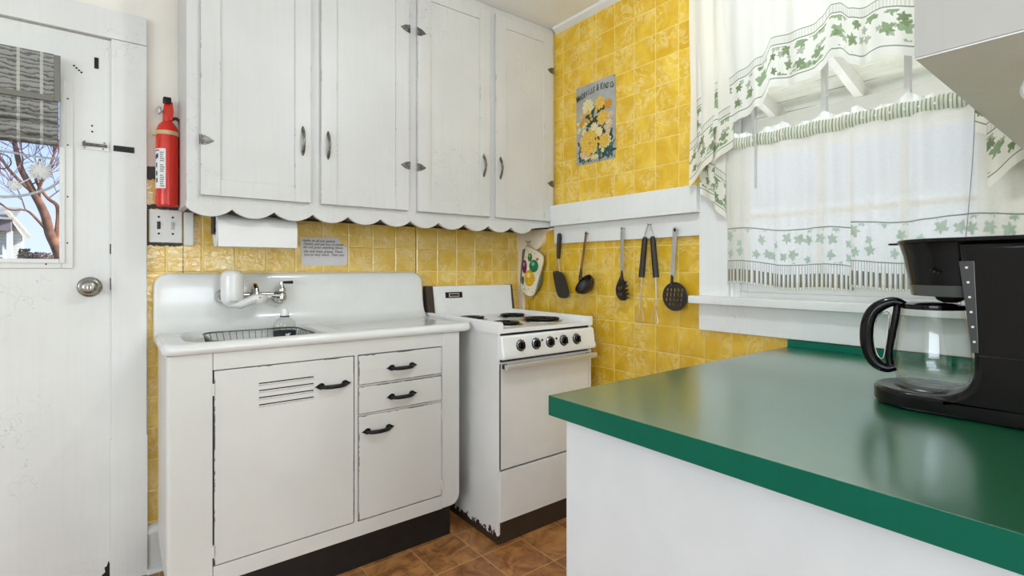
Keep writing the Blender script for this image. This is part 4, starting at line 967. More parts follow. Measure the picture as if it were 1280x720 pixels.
# tin sign with flowers
ps = thing('flower_sign', 'old seed company tin sign with yellow flowers on the upper yellow tile', 'sign', (-.002, -.64, 1.77))
MB().box(-.0035, -.0012, -.777, -.500, 1.770, 2.196, b=.0006).obj('plate', plain('grey_blue_tin', (168, 168, 164), .4, var=.1, nscale=14), ps)
q = random.Random(11)
cols = dict(dk=(38, 62, 44), teal=(46, 92, 84), cream=(232, 216, 160), yel=(228, 184, 72), gold=(212, 150, 40), buff=(222, 190, 150), brown=(70, 46, 24))
pm_ = {k: plain('tin_print_'+k, v, .45, var=.14, nscale=120) for k, v in cols.items()}
def print_part(nm, key, shapes, lay):
    m = MB()
    for k, P in enumerate(shapes): m.prism(P, 'x', -.0035-.0002*lay-.000006*k*25/max(25, len(shapes)), -.0034)
    m.obj(nm, pm_[key], ps, 0)
leafs = [el((q.uniform(-.755, -.52), q.uniform(1.79, 1.90)), q.uniform(.012, .034), q.uniform(.005, .010), q.uniform(0, 3.1), 10) for _ in range(90)]+[el((q.uniform(-.74, -.57), q.uniform(1.92, 2.06)), q.uniform(.012, .03), q.uniform(.008, .016), q.uniform(0, 3.1), 10) for _ in range(30)]
print_part('leaf_print', 'dk', leafs, 1); print_part('leaf_print', 'teal', [el((q.uniform(-.76, -.515), q.uniform(1.785, 1.86)), q.uniform(.01, .034), .004, q.uniform(.3, 2.6), 8) for _ in range(60)], 2)
def flower(c, r, n=9, w=.42): return [el((c[0]+r*.6*math.cos(2*PI*k/n), c[1]+r*.6*math.sin(2*PI*k/n)), r*.48, r*w*.7, 2*PI*k/n, 10) for k in range(n)]+[el(c, r*.55, r*.55)]
sm = lambda n, y0, y1, z0, z1, r0, r1: sum([flower((q.uniform(y0, y1), q.uniform(z0, z1)), q.uniform(r0, r1), 6) for _ in range(n)], [])
print_part('flower_print', 'cream', flower((-.585, 2.075), .040)+flower((-.735, 1.955), .022)+flower((-.63, 1.955), .026)+sm(26, -.59, -.512, 1.86, 2.03, .008, .016)+sm(14, -.74, -.54, 1.79, 1.85, .008, .016)+flower((-.665, 1.925), .026)+flower((-.715, 1.87), .034), 3)
print_part('flower_print', 'buff', sm(16, -.76, -.70, 1.90, 2.0, .009, .017)+sm(12, -.62, -.53, 1.80, 1.84, .008, .013), 4)
print_part('flower_print', 'yel', flower((-.672, 2.075), .034)+flower((-.690, 1.995), .038)+flower((-.595, 1.880), .064, 12)+sm(10, -.65, -.53, 1.98, 2.05, .009, .016)+flower((-.70, 1.872), .036), 5)
print_part('flower_print', 'gold', flower((-.728, 2.055), .026)+sm(5, -.57, -.53, 1.98, 2.02, .012, .018)+[el((-.600, 1.875), .010, .010)], 6)
print_part('seed_eye_print', 'brown', [el((-.575, 2.02), .007, .007), el((-.660, 1.895), .006, .008), el((-.642, 1.893), .005, .007), el((-.60, 2.0), .004, .004)], 7)
tm = MB(); s_ = 'MANDEVILLE & KING Co'; n_ = len(s_)
for i, ch in enumerate(s_):
    if ch == ' ': continue
    t = i/(n_-1); y = -.512-.247*t; z = 2.108+.026*math.sin(PI*(.1+t*.8)) + .016*t
    sz = .040 if i not in (0, 11, 13) else .050
    q_ = text_mesh(None, ch, sz, on_right(y, z, -.0036) @ Matrix.Rotation(.22*math.cos(PI*(.1+t*.8)), 4, 'Z'), INK, None, align='CENTER', sx=.58, shear=.1, bold=.0010)
    me = bpy.data.meshes.new('tmp'); q_.bm.to_mesh(me); q_.bm.free(); tm.bm.from_mesh(me); bpy.data.meshes.remove(me)
tm.obj('lettering', pm_['dk'], ps, 0)
for y, z in ((-.511, 2.186), (-.768, 2.187), (-.511, 1.78), (-.768, 1.781)): MB().cyl((-.0035, y, z), (-.0048, y, z), .0028, 8).obj('nail', IRON, ps)
# ------------------------------------------------------------------ peninsula
pb = thing('peninsula_cabinet', 'white painted peninsula base under the green worktop', 'kitchen cabinet', (-.6, -2.1, 0))
m = MB(); m.box(-1.180, -.035, -2.636, -1.640, .001, .868, b=.002); m.obj('body', PANELW, pb)
wt = thing('worktop', 'green laminate peninsula worktop running under the window', 'countertop', (-.6, -2.1, .869))
m = MB(); m.box(-1.2155, -.003, -2.638, -1.618, .869, .9145, b=.0015)
wo = m.obj('slab', [GREEN_TOP, GREEN_EDGE], wt)
for p in wo.data.polygons: p.material_index = 0 if p.normal.z > .9 else 1
m = MB(); m.box(-.024, -.003, -2.638, -1.622, .9146, .9405, b=.001); m.obj('upstand', GREEN_EDGE, wt)

# cabinet on the near wall over the worktop
hc = thing('overhead_cabinet', 'white wall cabinet with shade put into its tone, hanging over the worktop at the upper right', 'kitchen cabinet', (-.7, -2.47, 1.47))
m = MB(); m.box(-1.180, -.004, -2.638, -2.325, 1.471, ZC-.003, b=.001); m.box(-1.2005, -1.180, -2.638, -2.292, 1.4705, ZC-.003, b=.0015); m.obj('carcass', WSHADED, hc)
bx('bottom_panel', paint('brightened_underside_paint', (246, 247, 250), .5, grain=.06), hc, -1.1995, -.006, -2.636, -2.2935, 1.4685, 1.4703)  # underside coloured paler to make up for weak light from below
m = MB(); m.box(-1.180, -.004, -2.326, -2.306, 1.4705, ZC-.003, b=.001); m.obj('face_frame', WSHADED, hc)
for a, b in ((-1.176, -.815), (-.805, -.41), (-.40, -.02)):
    m = MB(); m.box(a, b, -2.306, -2.2925, 1.472, 2.545, b=.003); d = m.obj('door', WSHADED, hc)
    bx('panel_moulding', WSHADED, d, a+.06, b-.06, -2.2915, -2.289, 1.54, 2.48, b=.001)
    m = MB(); m.tube([(b-.03, -2.292, 1.70), (b-.03, -2.27, 1.72), (b-.03, -2.27, 1.78), (b-.03, -2.292, 1.80)], .005, 8); m.obj('handle', PEWTER, d)
m = MB(); m.cyl((-1.096, -2.393, 1.430), (-1.088, -2.393, 1.430), .0195, 32, .003); m.tube([(-1.092, -2.393, 1.446), (-1.092, -2.393, 1.4708)], .006, 10)
tag(m.obj('cabinet_knob_fitting', plain('white_fitting', (228, 228, 226), .3)), 'small round white fitting hanging under the overhead cabinet', 'fitting')

# ------------------------------------------------------------------ coffee maker
ax, ay = -.622, -2.182
cm = thing('coffee_maker', 'black drip coffee maker on the green worktop', 'coffee maker', (-.62, -2.24, .915))
bx0, bx1 = -.722, -.520; CB = -2.445
plan = [(bx0, CB)]+[(bx0, -2.165)]+[((bx0+bx1)/2+.101*math.cos(a), -2.168+.088*math.sin(a)) for a in [PI-PI*i/20 for i in range(1, 20)]]+[(bx1, -2.165), (bx1, CB)]
m = MB(); m.prism(plan, 'z', .915, .952, .009, 3); m.obj('base', BLACK, cm)
# body: column with the coved foot in front, drawn as side profile
prof = [(CB, .930), (-2.205, .930), (-2.205, .953)]+[(-2.205-.058*math.sin(a), 1.011-.058*math.cos(a)) for a in [PI/2*i/8 for i in range(1, 9)]]+[(-2.2635, 1.040), (-2.252, 1.14), (-2.243, 1.22), (-2.238, 1.258), (CB, 1.258)]
m = MB(); m.prism(prof, 'x', bx0, bx1, .016, 4); m.obj('tank', BLACK, cm)
m = MB(); m.box(bx0-.0006, bx1+.0006, CB, -2.268, 1.0405, 1.0425); m.obj('seam', DARKGAP, cm)
m = MB(); m.lathe([(0, .953), (.060, .953), (.064, .955), (.066, .9535), (.068, .951)], 40, Matrix.Translation((ax, ay, 0))); m.obj('warming_plate', plain('warming_plate', (60, 58, 56), .3, .7), cm)
# brew basket: round front that tapers down
cx_, cy_ = -.621, -2.222
m = MB(); m.lathe([(0, 1.148), (.068, 1.148), (.074, 1.150), (.0785, 1.172), (.089, 1.232), (.0965, 1.258), (.0965, 1.258), (0, 1.258)], 56, Matrix.Translation((cx_, cy_, 0))); m.obj('brew_basket', BLACK, cm)
m = MB(); m.lathe([(.0745, 1.149), (.0792, 1.171), (.0800, 1.171), (.0752, 1.1485), (.0745, 1.149)], 40, Matrix.Translation((cx_, cy_, 0))); m.obj('smoked_band', plain('smoky_grey_plastic', (84, 83, 81), .15), cm)
m = MB(); m.lathe([(0, 1.1345), (.012, 1.1345), (.022, 1.140), (.026, 1.148), (0, 1.148)], 28, Matrix.Translation((ax-.004, ay-.03, 0))); m.obj('drip_valve', BLACKM, cm)
lid = [(bx0-.002, CB)]+[(bx0-.002, -2.215)]+[(cx_+.1035*math.cos(a), cy_+.0995*math.sin(a)) for a in [PI-PI*i/28 for i in range(1, 28)]]+[(bx1+.002, -2.215), (bx1+.002, CB)]
m = MB(); m.prism(lid, 'z', 1.2565, 1.2655, .003, 2); m.box(cx_-.012, cx_+.012, cy_+.094, cy_+.116, 1.257, 1.2612, b=.001); m.obj('lid', BLACK, cm)
m = MB(); m.prism([(-2.244, 1.219), (-2.266, 1.2195), (-2.2725, 1.046), (-2.2625, 1.046), (-2.253, 1.14)], 'x', bx0-.0012, bx0+.002, .0006, 1); gw = m.obj('water_gauge', plain('smoky_grey_window', (66, 66, 66), .25), cm)
for k in range(6): MB().cyl((bx0-.0010, -2.2555-.0022*k, 1.207-.028*k), (bx0-.0022, -2.2555-.0022*k, 1.207-.028*k), .0022, 10).obj('level_mark', PAPER, gw)
for k in range(3): MB().cyl((cx_-.092, cy_+.012+.006*k, 1.196+.003*k), (cx_-.0800, cy_+.012+.006*k, 1.196+.003*k), .0017, 8).obj('button', DARKGAP, cm)
cf = thing('carafe', 'empty glass coffee carafe with black handle standing in the black coffee maker', 'carafe', (ax, ay, .955))
T = Matrix.Translation((ax, ay, 0))
out = [(0, .957), (.044, .957), (.054, .960), (.0615, .968), (.0655, .985), (.0665, 1.005), (.0650, 1.035), (.0610, 1.070), (.0560, 1.100), (.0525, 1.121)]
m = MB(); m.lathe(out, 56, T); m.lathe([(max(0, r-.0025), z+.004) for r, z in out], 56, T); m.obj('glass_body', CARAFE_GLASS, cf)
m = MB(); m.lathe([(.0518, 1.119), (.0545, 1.119), (.0552, 1.124), (.0545, 1.129), (.0515, 1.129), (.0518, 1.119)], 48, T); m.obj('collar', BLACK, cf)
m = MB(); m.lathe([(0, 1.127), (.045, 1.127), (.0515, 1.126), (.0520, 1.129), (.040, 1.132), (.016, 1.134), (0, 1.134)], 48, T); m.obj('lid', BLACK, cf)
m = MB(); m.lathe([(.0658, .9925), (.0672, .994), (.0674, 1.001), (.0662, 1.003), (.0658, .9925)], 56, T); m.obj('measure_ring', CARAFE_GLASS, cf)
m = MB(); dx, dy = -.20, .98
hp = lambda d, z: (ax+dx*d, ay+dy*d, z)
pts = smooth_poly([hp(.046, 1.124), hp(.062, 1.132), hp(.082, 1.127), hp(.102, 1.110), hp(.113, 1.080), hp(.115, 1.045), hp(.110, 1.012), hp(.096, .990), hp(.078, .983), hp(.064, .988)], 4, False)
n_ = len(pts); m.tube(pts, [.0085+.0060*math.sin(PI*min(1, max(0, i/(n_-1)*1.1-.05))) for i in range(n_)], 14, sx=1.0)
m.tube(smooth_poly([hp(.060, 1.122), hp(.064, 1.09), hp(.0705, 1.05), hp(.0745, 1.015), hp(.072, .990)], 4, False), .0072, 10)
m.obj('handle', BLACK, cf)
m = MB(); ring_ = smooth_poly([hp(.074, 1.108), hp(.088, 1.104), hp(.0985, 1.085), hp(.101, 1.045), hp(.095, 1.012), hp(.084, 1.004), hp(.079, 1.03), hp(.074, 1.075)], 4)
m.tube([(p[0]-.006, p[1], p[2]) for p in ring_], .0018, 6, True); m.obj('chrome_trim', CHROME, cf)

# ------------------------------------------------------------------ curtains
def pleats(y, a=.009, k=58., ph=0.): return a*math.sin(k*y+ph)+a*.6*math.sin(k*2.3*y+1.3+ph)
rod = MB(); rod.cyl((-.004, -1.366, 1.707), (-.004, -2.283, 1.707), .006, 14)
for y in (-1.366, -2.318): rod.ball((-.004, y, 1.707), .0075, (1, 1, 1), 12)
# rod hangs just in front of the lower sash, on the casing
rod = MB(); rod.cyl((-.034, -1.350, 1.707), (-.034, -2.283, 1.707), .0055, 14)
for y in (-1.352, -2.281): rod.tube([(-.034, y, 1.707), (-.022, y, 1.707)], .004, 8)
tag(rod.obj('cafe_curtain_rod', W), 'thin white rod carrying the lower sheer curtains across the window', 'curtain rod')
def cafe(y0, y1, zb0, zb1, label, ph):
    t = thing('cafe_curtain', label, 'curtain', (-.034, (y0+y1)/2, zb0), 'sheer curtains on the lower window')
    L_ = abs(y1-y0)
    zb = lambda a: zb0+(zb1-zb0)*a+.006*math.sin(9*a+ph)
    X = lambda a, b: -.034+pleats(a*L_, .0095*(1-.15*b), 46, ph)*(1-.35*b)+(.004 if ph < 1 else -.003)
    Yw = lambda a: y0+(y1-y0)*a
    m = MB(); m.sheet(lambda a, b: (X(a, b), Yw(a)+.003*math.sin(30*a*L_+ph), zb(a)+(1.688-zb(a))*b), 150, 30, lambda a, b: (a*L_*1.25, (1.688-zb(a))*b)); m.obj('panel', SHEER, t)
    G = lambda a, b, s: (-.034+s*(.0075+.0022*math.sin(330*a*L_))*math.sin(PI*(.08+.84*b))+.0014*math.sin(170*a*L_+2), Yw(a), 1.683+.046*b+.0025*math.sin(60*a*L_))
    m = MB(); m.sheet(lambda a, b: G(a, b, -1), 260, 8, lambda a, b: (a*L_*1.6+ph, b*.05)); m.sheet(lambda a, b: G(a, b, 1), 130, 4, lambda a, b: (a*L_*1.6+ph, b*.05)); m.obj('rod_pocket', STRIPE, t)
    m = MB(); m.sheet(lambda a, b: (-.034+.005*math.sin(190*a*L_)*b, Yw(a), 1.727+b*(.016+.010*math.sin(38*a*L_+ph)+.006*math.sin(91*a*L_))), 220, 4, lambda a, b: (a, .25+b*.01)); m.obj('ruffle', plain('white_cotton_ruffle', (242, 241, 236), .8, var=.02), t)
cafe(-1.388, -1.842, 1.146, 1.122, 'left sheer white cafe curtain with ivy border beside the window casing', .3)
cafe(-1.834, -2.284, 1.138, 1.140, 'right sheer white cafe curtain with ivy border behind the coffee maker', 1.9)

vl = thing('valance', 'white swag valance with ivy border and side tails across the window top', 'valance', (-.07, -1.79, 1.85))
vr = MB(); vr.cyl((-.075, -1.258, 2.39), (-.075, -2.287, 2.39), .007, 14)
for y in (-1.275, -2.275): vr.tube([(-.075, y, 2.39), (-.022, y, 2.39)], .005, 8)
vr.obj('rod', W, vl)
def interp(T, y):
    for (a, za), (b, zb) in zip(T, T[1:]):
        if a >= y >= b:
            k = (a-y)/(a-b); k = k*k*(3-2*k)*.6+k*.4; return za+(zb-za)*k
    return T[-1][1] if y < T[-1][0] else T[0][1]
BOT = [(-1.300, 1.735), (-1.337, 1.752), (-1.38, 1.792), (-1.47, 1.806), (-1.552, 1.832), (-1.585, 1.895), (-1.63, 1.892), (-1.68, 1.881), (-1.735, 1.884), (-1.757, 1.898), (-1.780, 1.936), (-1.80, 1.936), (-1.84, 1.900), (-1.905, 1.876), (-1.945, 1.892), (-2.02, 1.868), (-2.075, 1.82), (-2.12, 1.74), (-2.16, 1.695), (-2.21, 1.68)]
def swag(a, b):
    y = -1.285-.915*a; zb = interp(BOT, y)-.012; z = zb+(2.41-zb)*b
    fold = .016*math.sin(31*y+2.0*(1-b))+.007*math.sin(83*y)
    return (-.078+fold*(.35+.65*(1-b)), y+.012*(1-b)*math.sin(22*y), z)
m = MB(); m.sheet(swag, 200, 70, lambda a, b: ((-1.285-.915*a)*-1.12, (2.41-interp(BOT, -1.285-.915*a))*b)); m.obj('swag', VAL, vl)
VALT = valance_mat('white_cotton_ivy_tail', (245, 241, 230))
def tail(y0, y1, zb0, zb1, x, nm, zt_=2.41, ph=0, curl=.010):
    def f(a, b):
        y = y0+(y1-y0)*a; zb = zb0+(zb1-zb0)*a; z = zb+(zt_-zb)*b
        return (x+curl*math.sin(3.6*a*PI/1.6+ph)+.004*math.sin(60*y), y+.004*math.sin(9*z), z)
    m = MB(); m.sheet(f, 34, 60, lambda a, b: ((y0+(y1-y0)*a)*-1.4, (zt_-(zb0+(zb1-zb0)*a))*b)); return m.obj(nm, VALT, vl)
tail(-1.258, -1.362, 1.552, 1.650, -.092, 'tail'); tail(-1.322, -1.428, 1.612, 1.690, -.066, 'tail', 2.41, 1.2)
tail(-1.286, -1.372, 1.520, 1.470, -.058, 'tail', 1.75, .5); tail(-1.330, -1.398, 1.470, 1.405, -.050, 'tail', 1.72, 2.0)
tail(-2.185, -2.286, 1.430, 1.520, -.090, 'tail', 2.41, .4, .014); tail(-2.155, -2.280, 1.60, 1.52, -.064, 'tail', 2.41, 1.5)
# draw wand and loose cord
m = MB(); m.cyl((-.047, -1.514, 1.517), (-.047, -1.514, 1.905), .0038, 10, .001); m.tube([(-.047, -1.514, 1.903), (-.055, -1.514, 1.925), (-.066, -1.514, 1.93)], .0016, 6)
tag(m.obj('curtain_wand', plain('translucent_wand', (190, 190, 182), .35)), 'thin white draw wand hanging in front of the left cafe curtain', 'curtain wand')
m = MB(); m.tube(smooth_poly([(-.052, -2.150, 1.93), (-.052, -2.1515, 1.70), (-.052, -2.148, 1.55), (-.052, -2.138, 1.38), (-.052, -2.126, 1.22), (-.052, -2.12, 1.10)], 5, False), .0012, 6)
tag(m.obj('pull_cord', plain('grey_cord', (150, 150, 146), .7)), 'thin grey cord hanging in front of the right cafe curtain', 'cord')

# ------------------------------------------------------------------ outside
boards = None
def board_mat():
    g = NT('old_porch_boards'); P = g.coord(); x, y, z = g.sep(P)
    f = g.math('FRACT', g.math('DIVIDE', x, .135)); n = g.noise(g.vmath('MULTIPLY', P, (14, 1.4, 14)), 1.0, 5, .7)
    col = g.mix(g.ss(n, .3, .7), lin((212, 214, 198)), lin((234, 234, 222)))
    gap = g.math('MULTIPLY', g.math('LESS_THAN', f, .05), g.ss(g.noise(g.vmath('MULTIPLY', P, (5, 2.2, 5)), 1.0, 3), .4, .52))
    col = g.mix(g.math('MULTIPLY', gap, .85), col, lin((72, 58, 42)))
    g.principled(col, .7, 0, g.bump(n, .2, .005)); return g.m
BOARD = board_mat(); PORCHW = paint('porch_white', (234, 233, 224), .5)
zr = lambda x: 2.2635-.277*(x-1.6)
m = MB(); m.prism([(.125, zr(.125)+.10), (2.0, zr(2.0)+.10), (2.0, zr(2.0)+.13), (.125, zr(.125)+.13)], 'y', -4.5, 1.5); struct(m.obj('ceiling_porch', BOARD))
for i in range(-4, 7):
    m = MB()
    y = -.811-.518*i
    m.prism([(.125, zr(.125)), (2.0, zr(2.0)), (2.0, zr(2.0)+.10), (.125, zr(.125)+.10)], 'y', y-.022, y+.022); struct(m.obj('beam_rafter', PORCHW))
struct(bx('beam_porch', PORCHW, None, 1.60, 1.72, -4.5, 1.5, 2.02, 2.262, b=.004))
struct(bx('floor_porch', plain('porch_deck', (214, 213, 208), .6), None, .125, 2.2, -4.5, 1.5, -.12, -.02))
for y in (-3.6, -.3): struct(bx('column_porch', PORCHW, None, 1.61, 1.71, y, y+.1, -.02, 2.02, b=.004))
struct(bx('ground', plain('dry_lawn', (96, 88, 62), .9, var=.2, nscale=.8), None, -60, 60, -60, 60, -.6, -.5))
struct(bx('path_bounce', plain('pale_bounce_slab', (214, 212, 206), .8), None, .2, 6.6, -9, 4, -.5, -.49))  # pale slab added to bounce sunlight up to the porch and curtains
# tree beyond the door
BARK = plain('bark', (140, 92, 68), .85, var=.25, nscale=14, bump=.5, bscale=30); TWIG = plain('twig_bark', (140, 100, 112), .85, var=.2)
tr = thing('bare_tree', 'leafless brown tree leaning outside the door glass', 'tree', (-2.34, 5, -.5))
m = MB(); m.tube(smooth_poly([(-2.30, 5.0, -.52), (-2.37, 5.0, .4), (-2.46, 5.0, 1.1), (-2.52, 5, 1.407), (-2.582, 5, 1.588), (-2.615, 5, 1.769), (-2.662, 5, 1.91), (-2.715, 5.0, 2.032), (-2.767, 5.02, 2.161), (-2.812, 5.03, 2.272), (-2.85, 5.05, 2.45), (-2.90, 5.1, 2.8)], 3, False), [.060-.0012*i for i in range(34)], 10); m.obj('trunk', BARK, tr)
def limb(pts, r0, r1):
    P = smooth_poly(pts, 3, False); m = MB(); m.tube(P, [r0+(r1-r0)*i/(len(P)-1) for i in range(len(P))], 7); m.obj('branch', BARK, tr)
limb([(-2.672, 5, 1.95), (-2.66, 4.97, 2.109), (-2.608, 4.95, 2.242), (-2.554, 4.93, 2.394), (-2.51, 4.9, 2.62)], .020, .009)
limb([(-2.535, 5, 1.52), (-2.52, 5.05, 1.70), (-2.518, 5.07, 1.82), (-2.534, 5.08, 1.92), (-2.60, 5.05, 1.98), (-2.66, 5.03, 2.08), (-2.70, 5.02, 2.2), (-2.66, 5, 2.4)], .026, .010)
limb([(-2.602, 5, 1.615), (-2.688, 4.96, 1.746), (-2.767, 4.93, 1.83), (-2.882, 4.9, 1.822), (-2.97, 4.88, 1.903), (-3.1, 4.85, 2.0)], .015, .005)
limb([(-2.715, 5, 2.03), (-2.80, 5, 2.12), (-2.90, 5, 2.25), (-2.98, 5, 2.40), (-3.1, 5, 2.55)], .020, .008)
limb([(-2.52, 5.05, 1.85), (-2.47, 5.1, 2.0), (-2.46, 5.1, 2.2), (-2.50, 5.1, 2.45)], .014, .007)
q = random.Random(21); m = MB()
def grow(p, d, L_, r, k):
    P = [p]; a = Vector(d)
    for i in range(4):
        a = (a+Vector((q.uniform(-.25, .25), q.uniform(-.2, .2), q.uniform(-.12, .26)))).normalized(); P.append(P[-1]+a*L_/4)
    m.tube(P, [r*(1-.12*i) for i in range(5)], 5)
    if k:
        for j in (1, 2, 3, 4):
            for _ in range(1 if j < 3 else 2): grow(P[j], (a+Vector((q.uniform(-.9, .9), q.uniform(-.5, .5), q.uniform(-.4, .7)))).normalized(), L_*q.uniform(.5, .75), r*.6, k-1)
for p, d in (((-2.55, 4.93, 2.39), (.2, 0, 1)), ((-2.66, 5, 2.11), (.3, 0, .8)), ((-2.81, 5.03, 2.27), (.1, 0, 1)), ((-2.97, 4.88, 1.9), (-.8, 0, .5)), ((-2.88, 4.9, 1.82), (-.6, 0, .6)), ((-2.9, 5, 2.25), (-.6, 0, .8)), ((-2.5, 5.1, 2.3), (.5, 0, .8)), ((-2.6, 5.05, 1.98), (.6, 0, .6)), ((-2.98, 5, 2.4), (-.2, 0, 1)), ((-2.77, 4.93, 1.83), (-.3, 0, 1)), ((-2.74, 5, 2.1), (.7, 0, .6)), ((-2.62, 4.95, 2.22), (-.5, 0, .9))): grow(Vector(p), Vector(d), .42, .0075, 2)
tw = m.obj('twigs', TWIG, tr); tw['kind'] = 'stuff'
# neighbour's house
hs = thing('neighbour_house', 'white clapboard house with grey roof outside the door glass', 'house', (-5.2, 22, -.5))
def siding_mat():
    g = NT('white_clapboard'); P = g.coord(); z = g.sep(P)[2]; f = g.math('FRACT', g.math('DIVIDE', z, .11))
    g.principled(g.mix(g.ss(f, .0, .16, 1, 0), lin((232, 230, 224)), lin((168, 168, 166))), .6, 0, g.bump(f, .5, .02)); return g.m
SID = siding_mat()
def sc22(x, z): k = (22+2.487)/(9+2.487); return (-1.996+(x+1.996)*k, 1.204+(z-1.204)*k)
A, B_, C_ = sc22(-3.366, 1.395), sc22(-3.238, 1.752), sc22(-3.288, 2.103)
m = MB(); m.prism([(-9, -.5), (B_[0], -.5), (B_[0], B_[1]), (B_[0]-.38, C_[1]-.04), (-9, C_[1]-.04)], 'y', 22, 22.5); m.obj('wall', SID, hs)
ROOF = plain('grey_shingles', (142, 138, 134), .8, var=.15, nscale=6)
m = MB(); m.prism([(B_[0]+.16, B_[1]-.08), (B_[0]+.22, B_[1]+.02), (B_[0]-.32, C_[1]+.10), (B_[0]-.42, C_[1]+.06), (B_[0]-.05, B_[1]+.24)], 'y', 21.75, 22.2); m.obj('rake_board', plain('cream_trim', (214, 204, 182), .6), hs)
xl, zl_ = sc22(-3.366, 1.83)
m = MB(); m.prism([(21.5, zl_+.28), (23.6, C_[1]+.30), (23.6, C_[1]+.36), (21.4, zl_+.34)], 'x', -9, xl+.10); m.obj('roof', ROOF, hs)
m = MB(); m.box(-9, xl+.06, 21.5, 22.0, zl_-.04, zl_+.28); m.obj('porch_fascia', plain('grey_violet_fascia', (128, 118, 124), .7), hs)
for a in (xl-.06, xl-.95): bx('porch_post', W, hs, a, a+.14, 21.6, 21.75, -.5, zl_-.04)
m = MB(); m.box(xl-.62, xl-.14, 21.95, 22.0, .6, zl_-.35); wo_ = m.obj('window', W, hs)
m = MB()
for i in range(2):
    for k in range(3): m.box(xl-.58+.21*i, xl-.41+.21*i, 21.935, 21.955, .7+.5*k, 1.12+.5*k)
m.obj('pane', plain('dark_pane', (120, 132, 140), .1), wo_)
# shrubs along the boundary
HEDGE = plain('winter_hedge_leaf', (128, 104, 96), .9, var=.4, nscale=3); HEDGE2 = plain('dark_shrub_leaf', (74, 76, 62), .9, var=.4, nscale=3)
def shrub(nm, c, r, n, mt, label):
    m = MB(); q = random.Random(int(c[0]*100)); m.tube([(c[0], c[1], -.5), (c[0], c[1], c[2])], .06, 6)
    for _ in range(n):
        cl_ = lambda v: max(-.8, min(.8, v)); d = Vector((cl_(q.gauss(0, .45)), cl_(q.gauss(0, .45)), cl_(q.gauss(0, .42)))); p = Vector(c)+Vector((d.x*r[0], d.y*r[1], d.z*r[2]-(q.random()**1.5)*(c[2]+.45) if q.random() < .5 else d.z*r[2])); s = q.uniform(.02, .06)
        u = Vector((q.uniform(-1, 1), q.uniform(-1, 1), q.uniform(-1, 1))).normalized(); w = u.orthogonal().normalized()*s; u = u.cross(w).normalized()*s
        t = m.bm; vs = [t.verts.new(p+a*w+b*u) for a, b in ((-1, 0), (0, -.5), (1, 0), (0, .5))]; t.faces.new(vs)
    tag(m.obj(nm, mt, None, 0), label, 'shrub')
kk = (15+2.487)/(9+2.487)
for X, Z, r, n, mt, lb in ((-3.205, 1.40, (.12, .3, .24), 900, HEDGE2, 'dark shrub beside the neighbour house gable'), (-3.06, 1.33, (.34, .5, .26), 2200, HEDGE, 'reddish winter hedge left of the tree trunk'), (-2.72, 1.30, (.34, .5, .24), 2200, HEDGE, 'low reddish hedge behind the foot of the tree trunk'), (-2.36, 1.30, (.34, .5, .24), 1600, HEDGE, 'reddish hedge right of the leaning tree trunk')):
    shrub('hedge_shrub', (-1.996+(X+1.996)*kk, 15, 1.204+(Z-1.204)*kk), r, n, mt, lb)

# ------------------------------------------------------------------ light, world, camera
def area(nm, loc, rot, sx, sy, e, col=(1, 1, 1)):
    l = bpy.data.lights.new(nm, 'AREA'); l.shape = 'RECTANGLE'; l.size, l.size_y, l.energy, l.color = sx, sy, e, col
    o = bpy.data.objects.new(nm, l); COL.objects.link(o); o.location = loc; o.rotation_euler = rot; return o
area('rear_window_daylight', ((RW[0]+RW[1])/2, YR+.02, 1.5), (PI/2, 0, 0), 1.65, 1.35, 62, (.80, .91, 1.0))
area('left_fill_light', (XL+.02, (LW[0]+LW[1])/2, 1.5), (PI/2, 0, -PI/2), 3.5, 1.35, 122, (.80, .91, 1.0))  # fill light added at the made-up left window
def bulb(x, y, e, label):  # unseen fittings and bulbs added to even out the room light
    cl = MB(); cl.lathe([(0, ZC-.001), (.065, ZC-.001), (.062, ZC-.025), (.02, ZC-.035), (.006, ZC-.05), (.006, ZC-.12), (.03, ZC-.13), (.03, ZC-.19), (0, ZC-.19)], 32, Matrix.Translation((x, y, 0)))
    tag(cl.obj('fill_lamp', W), label, 'lamp')
    l_ = bpy.data.lights.new('fill_bulb_light', 'POINT'); l_.energy = e; l_.shadow_soft_size = .07; l_.color = (.86, .94, 1.0)
    lo_ = bpy.data.objects.new('fill_bulb_light', l_); COL.objects.link(lo_); lo_.location = (x, y, ZC-.265)
bulb(-.95, -1.74, 24, 'added unseen fill lamp fitting over the middle of the kitchen')
bulb(-3.3, -4.0, 14, 'added unseen fill lamp fitting in the room behind the viewpoint')
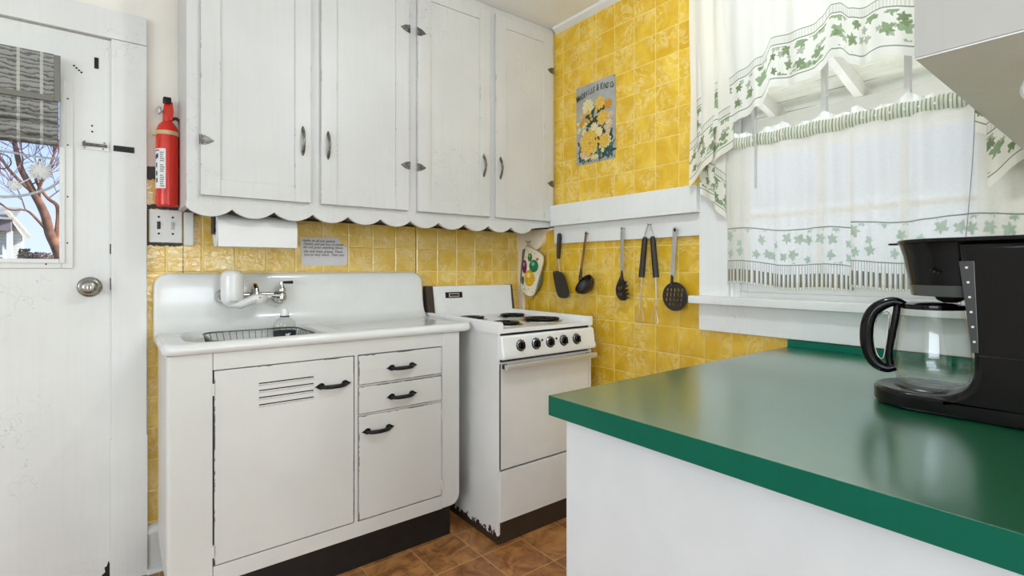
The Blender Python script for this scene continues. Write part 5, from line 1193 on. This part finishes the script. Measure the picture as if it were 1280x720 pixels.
sun = bpy.data.lights.new('sun', 'SUN'); sun.energy = 9.5; sun.angle = .02; sun.color = (1, .97, .93)
so_ = bpy.data.objects.new('sun', sun); COL.objects.link(so_); so_.rotation_euler = Vector((-.76, .28, -.58)).to_track_quat('-Z', 'Y').to_euler()
wd = bpy.data.worlds.new('sky'); SC.world = wd; wd.use_nodes = True; nt_ = wd.node_tree; nt_.nodes.clear()
wo2 = nt_.nodes.new('ShaderNodeOutputWorld'); bgd = nt_.nodes.new('ShaderNodeBackground'); tc = nt_.nodes.new('ShaderNodeTexCoord'); sp2 = nt_.nodes.new('ShaderNodeSeparateXYZ'); mr = nt_.nodes.new('ShaderNodeMapRange'); mxc = nt_.nodes.new('ShaderNodeMix'); mxc.data_type = 'RGBA'
nt_.links.new(tc.outputs['Generated'], sp2.inputs[0]); nt_.links.new(sp2.outputs[2], mr.inputs[0]); mr.inputs[1].default_value = 0; mr.inputs[2].default_value = .35
mxc.inputs[6].default_value = lin((214, 230, 250)); mxc.inputs[7].default_value = lin((150, 192, 250))
nt_.links.new(mr.outputs[0], mxc.inputs[0]); nt_.links.new(mxc.outputs[2], bgd.inputs[0]); bgd.inputs[1].default_value = 1.25; nt_.links.new(bgd.outputs[0], wo2.inputs[0])
cam = bpy.data.cameras.new('camera'); co = bpy.data.objects.new('camera', cam); COL.objects.link(co)
cam.sensor_width = 36; cam.sensor_fit = 'HORIZONTAL'; cam.lens = 634.4/1280*36; cam.shift_y = -(360-336.4)/1280; cam.clip_start = .02; cam.clip_end = 200
co.location = (-1.996, -2.487, 1.204); co.rotation_euler = (PI/2, 0, math.radians(52.16-90)); SC.camera = co
vs = SC.view_settings; vs.view_transform = 'Standard'; vs.look = 'None'; vs.exposure = 0.0; vs.gamma = 1.0; vs.use_curve_mapping = False
SC.cycles.max_bounces = 8; SC.cycles.transparent_max_bounces = 16; SC.cycles.diffuse_bounces = 5; SC.cycles.caustics_reflective = False; SC.cycles.caustics_refractive = False; SC.cycles.sample_clamp_indirect = 6
